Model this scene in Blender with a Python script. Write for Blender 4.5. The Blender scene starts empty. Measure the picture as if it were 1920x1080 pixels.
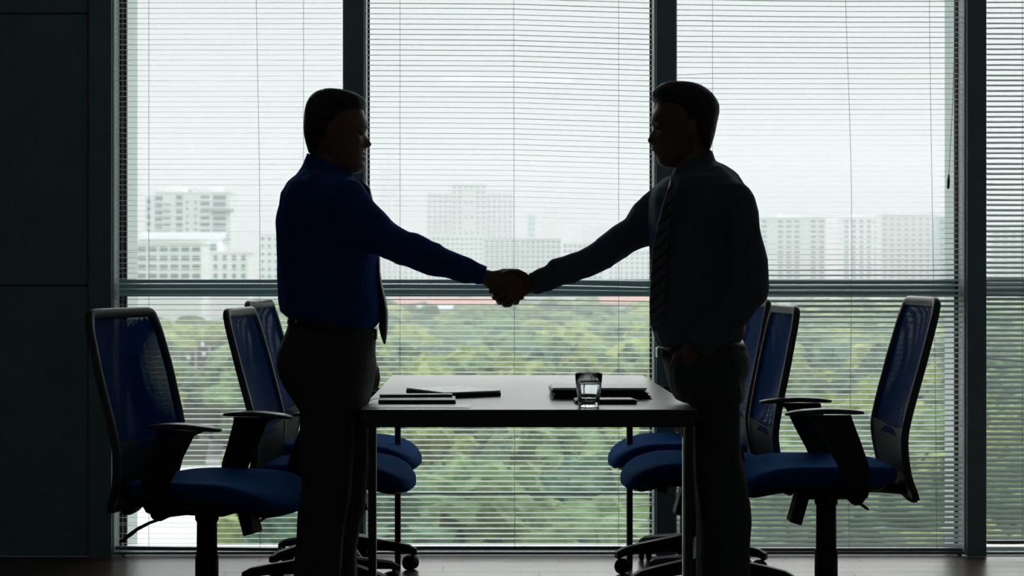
import bpy, bmesh, math, random
from mathutils import Vector, Matrix, noise

# ---------------------------------------------------------------- camera, sky, exposure
S = bpy.context.scene
COL = S.collection
FPX, CAMH, VX, VY = 3200.0, 1.14, 908.0, 516.0          # focal length in pixels, eye height, horizon point
YW = 6.93                                                # room side of the window wall
cam_d = bpy.data.cameras.new('camera'); cam = bpy.data.objects.new('camera', cam_d); COL.objects.link(cam)
cam.location = (0, 0, CAMH); cam.rotation_euler = (math.pi/2, 0, 0)
cam_d.sensor_width = 36; cam_d.lens = FPX/1920*36
cam_d.shift_x = (960-VX)/1920; cam_d.shift_y = (VY-540)/1920
cam_d.clip_start = 0.05; cam_d.clip_end = 9000
cam_d.dof.use_dof = True; cam_d.dof.focus_distance = 5.3; cam_d.dof.aperture_fstop = 6.3
S.camera = cam

world = bpy.data.worlds.new('overcast_sky'); S.world = world; world.use_nodes = True
wn = world.node_tree; wn.nodes.clear()
w_out = wn.nodes.new('ShaderNodeOutputWorld'); w_bg = wn.nodes.new('ShaderNodeBackground')
w_tc = wn.nodes.new('ShaderNodeTexCoord'); w_sep = wn.nodes.new('ShaderNodeSeparateXYZ')
w_mx = wn.nodes.new('ShaderNodeMath'); w_mx.operation = 'MAXIMUM'; w_mx.inputs[1].default_value = 0
w_pw = wn.nodes.new('ShaderNodeMath'); w_pw.operation = 'POWER'; w_pw.inputs[1].default_value = 2.0
w_ma = wn.nodes.new('ShaderNodeMath'); w_ma.operation = 'MULTIPLY_ADD'; w_ma.inputs[1].default_value = 2.0; w_ma.inputs[2].default_value = 1.0
wn.links.new(w_tc.outputs['Generated'], w_sep.inputs[0]); wn.links.new(w_sep.outputs['Z'], w_mx.inputs[0])
wn.links.new(w_mx.outputs[0], w_pw.inputs[0]); wn.links.new(w_pw.outputs[0], w_ma.inputs[0])
wn.links.new(w_ma.outputs[0], w_bg.inputs['Strength']); wn.links.new(w_bg.outputs[0], w_out.inputs[0])
w_bg.inputs['Color'].default_value = (0.745, 0.80, 0.815, 1)      # overcast, three times brighter overhead

S.view_settings.view_transform = 'Standard'; S.view_settings.look = 'None'
S.view_settings.gamma = 1; S.view_settings.use_curve_mapping = False; S.view_settings.exposure = 0.0
try:
    S.cycles.max_bounces = 10; S.cycles.transparent_max_bounces = 16
except Exception: pass

# sunlight diffused by the haze, high over the park in front of the windows
sun_d = bpy.data.lights.new('hazy_sun', 'SUN'); sun_d.energy = 3.8; sun_d.angle = math.radians(75); sun_d.color = (1.0, .99, .96)
sun = bpy.data.objects.new('hazy_sun', sun_d); COL.objects.link(sun); sun.rotation_euler = (math.radians(-46), 0, math.radians(-8)); sun.location = (0, 30, 40)

rnd = random.Random(7)
HAZE = .0006

# ---------------------------------------------------------------- helpers
def W(px, py, Y): return Vector(((px-VX)*Y/FPX, Y, CAMH-(py-VY)*Y/FPX))   # a measured point at its real distance Y

def mat(name, col, rough=0.6, metal=0.0, spec=0.5, noise_amt=0.0, nscale=8.0, bump=0.0, bscale=60.0, coat=0.0, sheen=0.0, stretch=None, tint=None):
    m = bpy.data.materials.new(name); m.use_nodes = True
    nt = m.node_tree; b = nt.nodes['Principled BSDF']
    b.inputs['Base Color'].default_value = (*col, 1); b.inputs['Roughness'].default_value = rough
    b.inputs['Metallic'].default_value = metal; b.inputs['Specular IOR Level'].default_value = spec
    if coat: b.inputs['Coat Weight'].default_value = coat
    if sheen:
        b.inputs['Sheen Weight'].default_value = sheen; b.inputs['Sheen Roughness'].default_value = .35
        if tint: b.inputs['Sheen Tint'].default_value = (*tint, 1)
    if noise_amt or bump:
        tc = nt.nodes.new('ShaderNodeTexCoord'); mp = nt.nodes.new('ShaderNodeMapping')
        nt.links.new(tc.outputs['Object'], mp.inputs[0])
        if stretch: mp.inputs['Scale'].default_value = stretch
    if noise_amt:
        n = nt.nodes.new('ShaderNodeTexNoise'); n.inputs['Scale'].default_value = nscale; n.inputs['Detail'].default_value = 5
        nt.links.new(mp.outputs[0], n.inputs['Vector'])
        mr = nt.nodes.new('ShaderNodeMapRange'); mr.inputs[1].default_value = .3; mr.inputs[2].default_value = .7
        mr.inputs[3].default_value = 1-noise_amt; mr.inputs[4].default_value = 1+noise_amt
        mx = nt.nodes.new('ShaderNodeVectorMath'); mx.operation = 'SCALE'; mx.inputs[0].default_value = col
        nt.links.new(n.outputs[0], mr.inputs[0]); nt.links.new(mr.outputs[0], mx.inputs['Scale'])
        nt.links.new(mx.outputs[0], b.inputs['Base Color'])
    if bump:
        n2 = nt.nodes.new('ShaderNodeTexNoise'); n2.inputs['Scale'].default_value = bscale; n2.inputs['Detail'].default_value = 3
        nt.links.new(mp.outputs[0], n2.inputs['Vector'])
        bp = nt.nodes.new('ShaderNodeBump'); bp.inputs['Strength'].default_value = bump; bp.inputs['Distance'].default_value = .01
        nt.links.new(n2.outputs[0], bp.inputs['Height']); nt.links.new(bp.outputs[0], b.inputs['Normal'])
    return m

def tag(o, label, cat, group=None, kind=None):
    o['label'] = label; o['category'] = cat
    if group: o['group'] = group
    if kind: o['kind'] = kind
    return o

def empty(name, loc, label=None, cat=None, group=None, kind=None):
    o = bpy.data.objects.new(name, None); COL.objects.link(o); o.location = loc; o.empty_display_size = .1
    if label: tag(o, label, cat, group)
    if kind: o['kind'] = kind
    return o

def link_mesh(name, me, m, parent=None, local=False, label=None):
    o = bpy.data.objects.new(name, me); COL.objects.link(o)
    if m is not None:
        me.materials.clear()
        for mm in (m if isinstance(m, (list, tuple)) else [m]): me.materials.append(mm)
    if parent is not None:
        o.parent = parent
        if not local:                                     # mesh given in world coordinates
            off = parent.location.copy(); p = parent.parent
            while p is not None: off += p.location; p = p.parent
            o.location = -off
    if label: o['label'] = label
    return o

def obj(name, bm, m, parent=None, local=False, smooth=False, label=None, recalc=True):
    if recalc: bmesh.ops.recalc_face_normals(bm, faces=bm.faces)
    me = bpy.data.meshes.new(name); bm.to_mesh(me); bm.free()
    if smooth: me.polygons.foreach_set('use_smooth', [True]*len(me.polygons))
    return link_mesh(name, me, m, parent, local, label)

def struct(name, bm, m, parent=None, **k):
    o = obj(name, bm, m, parent, **k)
    if parent is None: o['kind'] = 'structure'
    return o

def box(bm, a, b, bev=0.0, rot=None, piv=None):
    a = Vector(a); b = Vector(b); c = (a+b)/2; s = b-a
    r = bmesh.ops.create_cube(bm, size=1)
    vs = r['verts']
    for v in vs: v.co = Vector((v.co.x*s.x, v.co.y*s.y, v.co.z*s.z))+c
    if bev:
        es = list({e for v in vs for e in v.link_edges})
        rr = bmesh.ops.bevel(bm, geom=es, offset=bev, segments=2, affect='EDGES', profile=.5)
        vs = list({v for f in rr['faces'] for v in f.verts} | {v for v in vs if v.is_valid})
    if rot is not None:
        p = Vector(piv) if piv is not None else c
        for v in vs: v.co = rot @ (v.co-p) + p
    return vs

def bridge(bm, rings, cap=True, close=True):
    vr = [[bm.verts.new(p) for p in r] for r in rings]
    n = len(rings[0])
    for a, b in zip(vr, vr[1:]):
        for i in range(n if close else n-1):
            j = (i+1) % n
            bm.faces.new((a[i], a[j], b[j], b[i]))
    if cap:
        bm.faces.new(vr[0][::-1]); bm.faces.new(vr[-1])
    return vr

def sil(bm, secs, n=28, e=2.0, facing=None):
    """loft through cross sections; each: (ax,ay,bx,by,Y,ry) = two outline points in pixels, distance Y of the section's centre, half depth"""
    rings = []
    for s in secs:
        ax, ay, bx, by, Y, ry = s[:6]
        A = W(ax, ay, Y); B = W(bx, by, Y); c = (A+B)/2; u = (A-B)/2
        dy = Vector((0, ry, 0)); r = []
        for i in range(n):
            t = 2*math.pi*i/n; ct, st = math.cos(t), math.sin(t)
            cc = math.copysign(abs(ct)**(2/e), ct); ss = math.copysign(abs(st)**(2/e), st)
            r.append(c+u*cc+dy*ss)
        rings.append(r)
    return bridge(bm, rings)

def hs(rows, **k):                                         # rows (py, L, R, Y, ry) -> sections
    return [(L, py, R, py, Y, ry) for py, L, R, Y, ry in rows]

def tube(bm, pts, radii, n=10, cap_round=True, flat=None):
    pts = [Vector(p) for p in pts]
    if not isinstance(radii, (list, tuple)): radii = [radii]*len(pts)
    radii = list(radii)
    if cap_round:
        d0 = (pts[0]-pts[1]).normalized(); d1 = (pts[-1]-pts[-2]).normalized()
        r0, r1 = radii[0], radii[-1]
        pts = [pts[0]+d0*r0*.95, pts[0]+d0*r0*.65]+pts+[pts[-1]+d1*r1*.65, pts[-1]+d1*r1*.95]
        radii = [r0*.3, r0*.76]+radii+[r1*.76, r1*.3]
    rings = []; up = None
    for i, p in enumerate(pts):
        t = (pts[min(i+1, len(pts)-1)]-pts[max(i-1, 0)]).normalized()
        if up is None:
            up = Vector((0, 0, 1)) if abs(t.z) < .9 else Vector((0, 1, 0))
        x = t.cross(up).normalized(); y = x.cross(t).normalized(); up = y
        fx, fy = flat if flat else (1, 1)
        rings.append([p+(x*math.cos(a)*fx+y*math.sin(a)*fy)*radii[i] for a in (2*math.pi*k/n for k in range(n))])
    return bridge(bm, rings)

def lathe(bm, prof, c=(0, 0, 0), n=24, flute=None):
    rings = []
    for r, z in prof:
        ring = []
        for k in range(n):
            a = 2*math.pi*k/n; rr = r*(flute(a, z) if flute else 1)
            ring.append(Vector((c[0]+rr*math.cos(a), c[1]+rr*math.sin(a), c[2]+z)))
        rings.append(ring)
    return bridge(bm, rings)

def ell(bm, c, r, seg=16, rot=None):
    rr = bmesh.ops.create_uvsphere(bm, u_segments=seg, v_segments=seg//2+2, radius=1)
    for v in rr['verts']:
        p = Vector((v.co.x*r[0], v.co.y*r[1], v.co.z*r[2]))
        v.co = (rot @ p if rot else p)+Vector(c)

def remesh(name, bm, voxel, m, parent, smooth=3, fac=.5, disp=None, label=None):
    """join overlapping closed shells into one continuous surface"""
    bmesh.ops.recalc_face_normals(bm, faces=bm.faces)
    me = bpy.data.meshes.new('tmp'); bm.to_mesh(me); bm.free()
    t = bpy.data.objects.new('tmp', me); COL.objects.link(t)
    r = t.modifiers.new('r', 'REMESH'); r.mode = 'VOXEL'; r.voxel_size = voxel; r.use_smooth_shade = True
    s = t.modifiers.new('s', 'SMOOTH'); s.iterations = smooth; s.factor = fac
    dg = bpy.context.evaluated_depsgraph_get()
    out = bpy.data.meshes.new_from_object(t.evaluated_get(dg), depsgraph=dg)
    bpy.data.objects.remove(t); bpy.data.meshes.remove(me)
    out.name = name
    if disp:
        nr = [v.normal.copy() for v in out.vertices]
        for v, nn in zip(out.vertices, nr): v.co = v.co+nn*disp(v.co, nn)
    out.polygons.foreach_set('use_smooth', [True]*len(out.polygons))
    return link_mesh(name, out, m, parent, False, label)

def lerp_tab(t, tab):
    if t <= tab[0][0]: return tab[0][1]
    for (a, va), (b, vb) in zip(tab, tab[1:]):
        if t <= b: return va+(vb-va)*(t-a)/(b-a)
    return tab[-1][1]

def smooth_tab(t, tab):
    if t <= tab[0][0]: return tab[0][1]
    if t >= tab[-1][0]: return tab[-1][1]
    for i in range(len(tab)-1):
        if t <= tab[i+1][0]:
            x1, y1 = tab[i]; x2, y2 = tab[i+1]
            x0, y0 = tab[i-1] if i else (2*x1-x2, 2*y1-y2)
            x3, y3 = tab[i+2] if i+2 < len(tab) else (2*x2-x1, 2*y2-y1)
            m1 = (y2-y0)/(x2-x0)*(x2-x1); m2 = (y3-y1)/(x3-x1)*(x2-x1)
            u = (t-x1)/(x2-x1)
            return (2*u**3-3*u**2+1)*y1+(u**3-2*u**2+u)*m1+(-2*u**3+3*u**2)*y2+(u**3-u**2)*m2

# ---------------------------------------------------------------- materials
M = {}
M['wall'] = mat('wall_paint_dark', (.34, .48, .51), .7, noise_amt=.06)
M['groove'] = mat('joint_dark', (.02, .022, .022), .8)
M['ceiling'] = mat('ceiling_paint', (.66, .67, .66), .9); M['plaster'] = mat('wall_plaster', (.5, .52, .52), .9)
M['mullion'] = mat('mullion_grey', (.27, .40, .44), .45)
M['jamb'] = mat('jamb_white', (.88, .92, .92), .5)
M['gasket'] = mat('gasket_black', (.012, .02, .022), .6)
M['fin'] = mat('outer_column', (.62, .66, .66), .8)
M['slat'] = mat('slat_enamel', (.86, .92, .92), .30, spec=.6)
M['rail'] = mat('rail_enamel', (.30, .34, .34), .4)
M['cord'] = mat('cord', (.40, .46, .46), .8)
M['tassel'] = mat('tassel', (.10, .11, .11), .5)
M['tabletop'] = mat('table_laminate', (.36, .37, .345), .33, noise_amt=.05, nscale=3, stretch=(1, 14, 1), spec=.5)
M['tframe'] = mat('table_frame', (.055, .065, .06), .35, metal=.2)
M['tmetal'] = mat('table_bright_metal', (.5, .53, .5), .3, metal=.7)
M['plastic'] = mat('black_plastic', (.034, .037, .036), .55, spec=.3, bump=.1, bscale=300)
M['plastic2'] = mat('smooth_frame_plastic', (.09, .105, .105), .38)
M['fabric'] = mat('blue_seat_fabric', (.006, .085, .33), .9, bump=.3, bscale=500, spec=.05, sheen=.5, tint=(.03, .30, .85))
M['chrome'] = mat('steel', (.35, .36, .36), .25, metal=1)
M['shirt_a'] = mat('blue_shirt_cotton', (.018, .095, .36), .85, noise_amt=.12, nscale=30, bump=.25, bscale=500, spec=.1, sheen=.9, tint=(.06, .22, .75))
M['shirt_b'] = mat('grey_shirt_cotton', (.13, .165, .23), .8, noise_amt=.1, nscale=30, bump=.25, bscale=500, spec=.15, sheen=.6, tint=(.35, .45, .62))
M['trouser'] = mat('dark_trouser_wool', (.075, .08, .078), .85, bump=.2, bscale=400)
M['trouser_b'] = mat('navy_trouser_wool', (.065, .075, .085), .8, bump=.2, bscale=400)
M['skin_a'] = mat('skin_light_brown', (.30, .17, .11), .5, bump=.1, bscale=200)
M['skin_b'] = mat('skin_tan', (.24, .14, .09), .5, bump=.1, bscale=200)
M['hair'] = mat('black_hair', (.045, .045, .042), .45, bump=.8, bscale=160, stretch=(1, 1, 4))
M['belt'] = mat('belt_leather', (.04, .04, .038), .45)
M['shoe'] = mat('shoe_leather', (.012, .010, .009), .22)
M['eye'] = mat('eye_white', (.22, .21, .20), .6)
M['tie_a'] = mat('dark_tie_silk', (.015, .018, .028), .45)
M['paper'] = mat('paper_white', (.84, .87, .88), .35, spec=.7)
M['dark_cover'] = mat('book_cover_black', (.02, .023, .024), .4)
M['grey_cover'] = mat('grey_cover', (.26, .30, .30), .4)
M['blue_cover'] = mat('blue_black_cover', (.015, .03, .045), .25)
M['silver'] = mat('laptop_lid_silver', (.80, .84, .85), .28)
M['ribbon'] = mat('ribbon', (.03, .04, .04), .8)
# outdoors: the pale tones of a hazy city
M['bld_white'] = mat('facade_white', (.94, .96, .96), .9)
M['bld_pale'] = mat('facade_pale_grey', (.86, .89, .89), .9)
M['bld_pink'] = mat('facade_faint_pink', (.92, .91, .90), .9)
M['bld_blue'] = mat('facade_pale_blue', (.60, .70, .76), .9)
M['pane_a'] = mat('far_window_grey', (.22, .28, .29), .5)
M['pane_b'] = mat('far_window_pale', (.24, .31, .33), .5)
M['hall_roof'] = mat('hall_roof_white', (.46, .49, .49), .8)
M['roof'] = mat('terracotta_roof', (.50, .27, .22), .9)
M['ground'] = mat('park_grass', (.16, .21, .13), .95, noise_amt=.25, nscale=.05)
M['paving'] = mat('pale_paving', (.55, .57, .56), .9, noise_amt=.06, nscale=.1)
M['asphalt'] = mat('grey_asphalt', (.36, .39, .40), .9, noise_amt=.06, nscale=.1)
M['lamp'] = mat('lamp_post_grey', (.62, .66, .66), .6)
M['trunk'] = mat('bark', (.12, .11, .09), .9)

def leaf_mat(name, c1, c2):
    m = bpy.data.materials.new(name); m.use_nodes = True; nt = m.node_tree; b = nt.nodes['Principled BSDF']
    b.inputs['Roughness'].default_value = .9; b.inputs['Specular IOR Level'].default_value = .1
    tc = nt.nodes.new('ShaderNodeTexCoord'); n = nt.nodes.new('ShaderNodeTexNoise'); n.inputs['Scale'].default_value = .55; n.inputs['Detail'].default_value = 8; n.inputs['Roughness'].default_value = .75
    oi = nt.nodes.new('ShaderNodeObjectInfo'); ge = nt.nodes.new('ShaderNodeNewGeometry')
    nt.links.new(ge.outputs['Position'], n.inputs['Vector'])
    r = nt.nodes.new('ShaderNodeValToRGB'); r.color_ramp.elements[0].position = .36; r.color_ramp.elements[1].position = .62
    r.color_ramp.elements[0].color = (*c1, 1); r.color_ramp.elements[1].color = (*c2, 1)
    nt.links.new(n.outputs[0], r.inputs[0])
    n3 = nt.nodes.new('ShaderNodeTexNoise'); n3.inputs['Scale'].default_value = .06; nt.links.new(ge.outputs['Position'], n3.inputs['Vector'])
    ad = nt.nodes.new('ShaderNodeMath'); ad.operation = 'ADD'; nt.links.new(n3.outputs[0], ad.inputs[0]); nt.links.new(oi.outputs['Random'], ad.inputs[1])
    mr = nt.nodes.new('ShaderNodeMapRange'); mr.inputs[1].default_value = .4; mr.inputs[2].default_value = 1.6; mr.inputs[3].default_value = .72; mr.inputs[4].default_value = 1.28
    nt.links.new(ad.outputs[0], mr.inputs[0])
    sc = nt.nodes.new('ShaderNodeVectorMath'); sc.operation = 'SCALE'; nt.links.new(r.outputs[0], sc.inputs[0]); nt.links.new(mr.outputs[0], sc.inputs['Scale'])
    nt.links.new(sc.outputs[0], b.inputs['Base Color'])
    return m
M['leaf_a'] = leaf_mat('leaves_mid', (.04, .085, .045), (.20, .29, .12))
M['leaf_b'] = leaf_mat('leaves_yellow', (.08, .13, .04), (.32, .38, .13))
M['leaf_c'] = leaf_mat('leaves_deep', (.025, .06, .04), (.11, .19, .10))

def glass_pane_mat():
    m = bpy.data.materials.new('window_glass'); m.use_nodes = True; nt = m.node_tree; nt.nodes.clear()
    o = nt.nodes.new('ShaderNodeOutputMaterial'); mx = nt.nodes.new('ShaderNodeMixShader'); t = nt.nodes.new('ShaderNodeBsdfTransparent')
    g = nt.nodes.new('ShaderNodeBsdfGlossy'); g.inputs['Roughness'].default_value = .02; fr = nt.nodes.new('ShaderNodeFresnel'); fr.inputs['IOR'].default_value = 1.45
    t.inputs['Color'].default_value = (.98, .99, .99, 1)
    nt.links.new(fr.outputs[0], mx.inputs[0]); nt.links.new(t.outputs[0], mx.inputs[1]); nt.links.new(g.outputs[0], mx.inputs[2]); nt.links.new(mx.outputs[0], o.inputs[0])
    return m
M['pane'] = glass_pane_mat()

def clear_mat(name, ior, col=(1, 1, 1)):
    m = bpy.data.materials.new(name); m.use_nodes = True; b = m.node_tree.nodes['Principled BSDF']
    b.inputs['Base Color'].default_value = (*col, 1); b.inputs['Roughness'].default_value = .0; b.inputs['IOR'].default_value = ior
    b.inputs['Transmission Weight'].default_value = 1
    return m
M['glass'] = clear_mat('tumbler_glass', 1.5, (.97, .99, 1)); M['water'] = clear_mat('water', 1.33)

def slat_mat():
    m = M['slat']; nt = m.node_tree; b = nt.nodes['Principled BSDF']; out = nt.nodes['Material Output']
    t = nt.nodes.new('ShaderNodeBsdfTranslucent'); t.inputs['Color'].default_value = (.72, .84, .86, 1); mx = nt.nodes.new('ShaderNodeMixShader'); mx.inputs[0].default_value = .22
    nt.links.new(b.outputs[0], mx.inputs[1]); nt.links.new(t.outputs[0], mx.inputs[2]); nt.links.new(mx.outputs[0], out.inputs[0])
slat_mat()

def mesh_mat():                                            # woven chair back: opaque threads with tiny open cells
    m = bpy.data.materials.new('blue_mesh_weave'); m.use_nodes = True; nt = m.node_tree; b = nt.nodes['Principled BSDF']; out = nt.nodes['Material Output']
    b.inputs['Base Color'].default_value = (.008, .075, .30, 1); b.inputs['Roughness'].default_value = .7; b.inputs['Specular IOR Level'].default_value = .1
    uv = nt.nodes.new('ShaderNodeUVMap'); sp = nt.nodes.new('ShaderNodeSeparateXYZ'); nt.links.new(uv.outputs[0], sp.inputs[0])
    def hole(sock, k, thr):
        a = nt.nodes.new('ShaderNodeMath'); a.operation = 'MULTIPLY'; a.inputs[1].default_value = k; nt.links.new(sp.outputs[sock], a.inputs[0])
        f = nt.nodes.new('ShaderNodeMath'); f.operation = 'FRACT'; nt.links.new(a.outputs[0], f.inputs[0])
        g = nt.nodes.new('ShaderNodeMath'); g.operation = 'GREATER_THAN'; g.inputs[1].default_value = thr; nt.links.new(f.outputs[0], g.inputs[0]); return g
    h1 = hole('X', 84, .64); h2 = hole('Y', 105, .60)
    mu = nt.nodes.new('ShaderNodeMath'); mu.operation = 'MULTIPLY'; nt.links.new(h1.outputs[0], mu.inputs[0]); nt.links.new(h2.outputs[0], mu.inputs[1])
    t = nt.nodes.new('ShaderNodeBsdfTransparent'); mx = nt.nodes.new('ShaderNodeMixShader')
    tl_ = nt.nodes.new('ShaderNodeBsdfTranslucent'); tl_.inputs['Color'].default_value = (.012, .12, .46, 1); m2 = nt.nodes.new('ShaderNodeMixShader'); m2.inputs[0].default_value = .45
    nt.links.new(b.outputs[0], m2.inputs[1]); nt.links.new(tl_.outputs[0], m2.inputs[2])
    nt.links.new(mu.outputs[0], mx.inputs[0]); nt.links.new(m2.outputs[0], mx.inputs[1]); nt.links.new(t.outputs[0], mx.inputs[2]); nt.links.new(mx.outputs[0], out.inputs[0])
    return m
M['weave'] = mesh_mat()

def stripe_tie_mat():
    m = bpy.data.materials.new('striped_tie_silk'); m.use_nodes = True; nt = m.node_tree; b = nt.nodes['Principled BSDF']; b.inputs['Roughness'].default_value = .4
    tc = nt.nodes.new('ShaderNodeTexCoord'); dp = nt.nodes.new('ShaderNodeVectorMath'); dp.operation = 'DOT_PRODUCT'; dp.inputs[1].default_value = (.79/.0225, .2/.0225, -.61/.0225)
    nt.links.new(tc.outputs['Object'], dp.inputs[0]); wv = nt.nodes.new('ShaderNodeMath'); wv.operation = 'FRACT'; nt.links.new(dp.outputs['Value'], wv.inputs[0])
    r = nt.nodes.new('ShaderNodeValToRGB'); r.color_ramp.interpolation = 'LINEAR'
    r.color_ramp.elements[0].position = .18; r.color_ramp.elements[1].position = .30
    r.color_ramp.elements[0].color = (.02, .025, .035, 1); r.color_ramp.elements[1].color = (.17, .20, .22, 1)
    nt.links.new(wv.outputs[0], r.inputs[0]); nt.links.new(r.outputs[0], b.inputs['Base Color'])
    return m
M['tie_b'] = stripe_tie_mat()

def wood_mat():
    m = bpy.data.materials.new('floor_wood'); m.use_nodes = True; nt = m.node_tree; b = nt.nodes['Principled BSDF']
    ge = nt.nodes.new('ShaderNodeNewGeometry'); mp = nt.nodes.new('ShaderNodeMapping'); mp.inputs['Scale'].default_value = (.8, 14, 1)
    nt.links.new(ge.outputs['Position'], mp.inputs[0])
    n = nt.nodes.new('ShaderNodeTexNoise'); n.inputs['Scale'].default_value = 2.2; n.inputs['Detail'].default_value = 7; n.inputs['Distortion'].default_value = .6
    nt.links.new(mp.outputs[0], n.inputs['Vector'])
    r = nt.nodes.new('ShaderNodeValToRGB'); r.color_ramp.elements[0].position = .3; r.color_ramp.elements[1].position = .7
    r.color_ramp.elements[0].color = (.075, .045, .032, 1); r.color_ramp.elements[1].color = (.16, .11, .085, 1)
    nt.links.new(n.outputs[0], r.inputs[0]); nt.links.new(r.outputs[0], b.inputs['Base Color'])
    b.inputs['Roughness'].default_value = .30; b.inputs['Specular IOR Level'].default_value = .32
    return m
M['floor'] = wood_mat()

# ---------------------------------------------------------------- outdoors: ground, trees, city
GZ = -25.0
bm = bmesh.new(); box(bm, (-1500, 9.5, GZ-2), (1500, 3500, GZ)); g = struct('ground', bm, M['ground']); tag(g, 'grassy park ground far below the windows', 'ground', kind='structure')
def slab(name, poly, z0, z1, m, label, cat):
    bm = bmesh.new(); bridge(bm, [[Vector((x, y, z0)) for x, y in poly], [Vector((x, y, z1)) for x, y in poly]])
    return tag(struct(name, bm, m), label, cat, kind='structure')
def gx(px, Y): return (px-VX)*Y/FPX
slab('pavement', [(gx(120, 80), 80), (gx(560, 80), 80), (gx(560, 212), 212), (gx(455, 235), 235), (gx(120, 225), 225)], GZ, GZ+.15, M['paving'], 'pale paved yard below the window beside the dark wall', 'pavement')
slab('garden_path', [(gx(385, 236), 236), (gx(432, 236), 236), (gx(420, 300), 300), (gx(398, 300), 300)], GZ, GZ+.15, M['paving'], 'pale path winding from the yard between trees', 'path')
slab('road', [(gx(290, 360), 360), (gx(455, 360), 360), (gx(430, 450), 450), (gx(300, 425), 425)], GZ, GZ+.15, M['asphalt'], 'grey road clearing seen under the lamp posts', 'road')

foot = []
# lamp posts by the road
def lamp_post(px, Y, pyt, arm, label):
    base = W(px, 516, Y); base.z = GZ; top = W(px, pyt, Y).z
    t = empty('lamp_post', base, label, 'lamp post')
    b = bmesh.new(); tube(b, [(base.x, Y, GZ), (base.x, Y, top)], [.22, .13], n=8); obj('pole', b, M['lamp'], t)
    for dx, dz in arm:
        b = bmesh.new(); ell(b, (base.x+dx, Y, top+dz), (.42, .42, .55), 10); obj('lamp_globe', b, M['paper'], t)
        b = bmesh.new(); tube(b, [(base.x, Y, top+dz+.3), (base.x+dx, Y, top+dz+.3)], .06, n=6); obj('bracket', b, M['lamp'], t)
lamp_post(367, 352, 655, [(-1.5, -1.8), (1.4, .9)], 'pale lamp post with two globes, nearer the dark wall')
lamp_post(393, 352, 650, [(-1.2, -1.6), (-1.2, -5.0)], 'taller pale lamp post standing right of its neighbour')
# terracotta roofs among the treetops
def house(px0, px1, py_ridge, py_eave, Y, wallm, roofm, label):
    x0, x1 = gx(px0, Y), gx(px1, Y); ze = W(0, py_eave, Y).z; zr = W(0, py_ridge, Y).z
    t = empty('house', ((x0+x1)/2, Y, GZ), label, 'house'); foot.append((x0, x1, Y, Y+16))
    b = bmesh.new(); box(b, (x0+1, Y, GZ), (x1-1, Y+16, ze)); obj('wall', b, wallm, t)
    b = bmesh.new(); bridge(b, [[Vector((x, Y-1, ze)), Vector((x, Y+8, zr)), Vector((x, Y+17, ze)), Vector((x, Y+8, ze-.4))] for x in (x0, x1)]); obj('roof', b, roofm, t)
    n = max(3, int((x1-x0)/7))
    for i in range(n):
        b = bmesh.new(); cx = x0+(i+.5)*(x1-x0)/n; box(b, (cx-1.2, Y-.1, ze-4), (cx+1.2, Y+.05, ze-1.5)); obj('window', b, M['pane_b'], t)
house(735, 930, 558, 571, 820, M['bld_white'], M['roof'], 'long low house with terracotta roof behind the treetops near the handshake')
house(1125, 1232, 555, 569, 800, M['bld_white'], M['roof'], 'terracotta roofed house behind the treetops beside the second mullion')
house(780, 850, 573, 579, 700, M['bld_pale'], M['hall_roof'], 'small white-roofed house among trees below the long red roof')
house(270, 410, 556, 570, 620, M['bld_white'], M['bld_pale'], 'white flat low house above the road, beneath the transom')
house(1400, 1505, 545, 556, 760, M['bld_pale'], M['hall_roof'], 'white roof edge right behind the grey-shirted man')

unit_cache = {}
def building(name, px0, px1, pyt, Y, depth, wallm, panem, cols, rows, label, ww=.5, wh=.5, pyb=525, extras=(), skip=None, roofbox=True, balcony=False):
    """a block with its windows as separate recessed frames with panes"""
    x0, x1 = gx(px0, Y), gx(px1, Y); zt = W(0, pyt, Y).z; zb = W(0, pyb, Y).z
    t = empty(name, ((x0+x1)/2, Y+depth/2, GZ), label, 'building'); foot.append((x0, x1, Y, Y+depth))
    b = bmesh.new(); box(b, (x0, Y, GZ), (x1, Y+depth, zt)); box(b, (x0-.3, Y-.3, zt), (x1+.3, Y+depth+.3, zt+.7)); obj('wall', b, wallm, t)
    if roofbox:
        b = bmesh.new(); cx = (x0+x1)/2; w = (x1-x0)
        box(b, (cx-w*.18, Y+2, zt), (cx+w*.12, Y+depth*.6, zt+2.6)); obj('roof_plant_room', b, wallm, t)
    for (a, bb, pt, m) in extras:
        b = bmesh.new(); box(b, (gx(a, Y), Y-1.0, GZ), (gx(bb, Y), Y+depth*.9, W(0, pt, Y).z)); obj('wing', b, m, t)
    cw = (x1-x0)/cols; rh = (zt-zb)/rows; key = (name, panem.name, round(cw, 3), round(rh, 3), ww, wh, Y)
    b = bmesh.new(); a, h = cw*ww/2, rh*wh/2
    box(b, (-a, -.12, -h), (a, .15, h)); me = bpy.data.meshes.new('window'); b.to_mesh(me); b.free(); me.materials.append(panem)
    b = bmesh.new(); box(b, (-cw*.46, -1.3, -h-.9), (cw*.46, 0, -h+.1)); bal = bpy.data.meshes.new('balcony'); b.to_mesh(bal); b.free(); bal.materials.append(wallm)
    fy = Y-(1.0 if extras and extras[0][0] <= px0 else 0)
    for i in range(cols):
        for j in range(rows):
            if skip and skip(i, j): continue
            o = bpy.data.objects.new('window', me); COL.objects.link(o); o.parent = t
            o.location = Vector((x0+(i+.5)*cw, Y, zt-(j+.55)*rh))-t.location
            if balcony and i % balcony == 0:
                o = bpy.data.objects.new('balcony', bal); COL.objects.link(o); o.parent = t
                o.location = Vector((x0+(i+.5)*cw, Y, zt-(j+.55)*rh))-t.location
    return t
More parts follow.
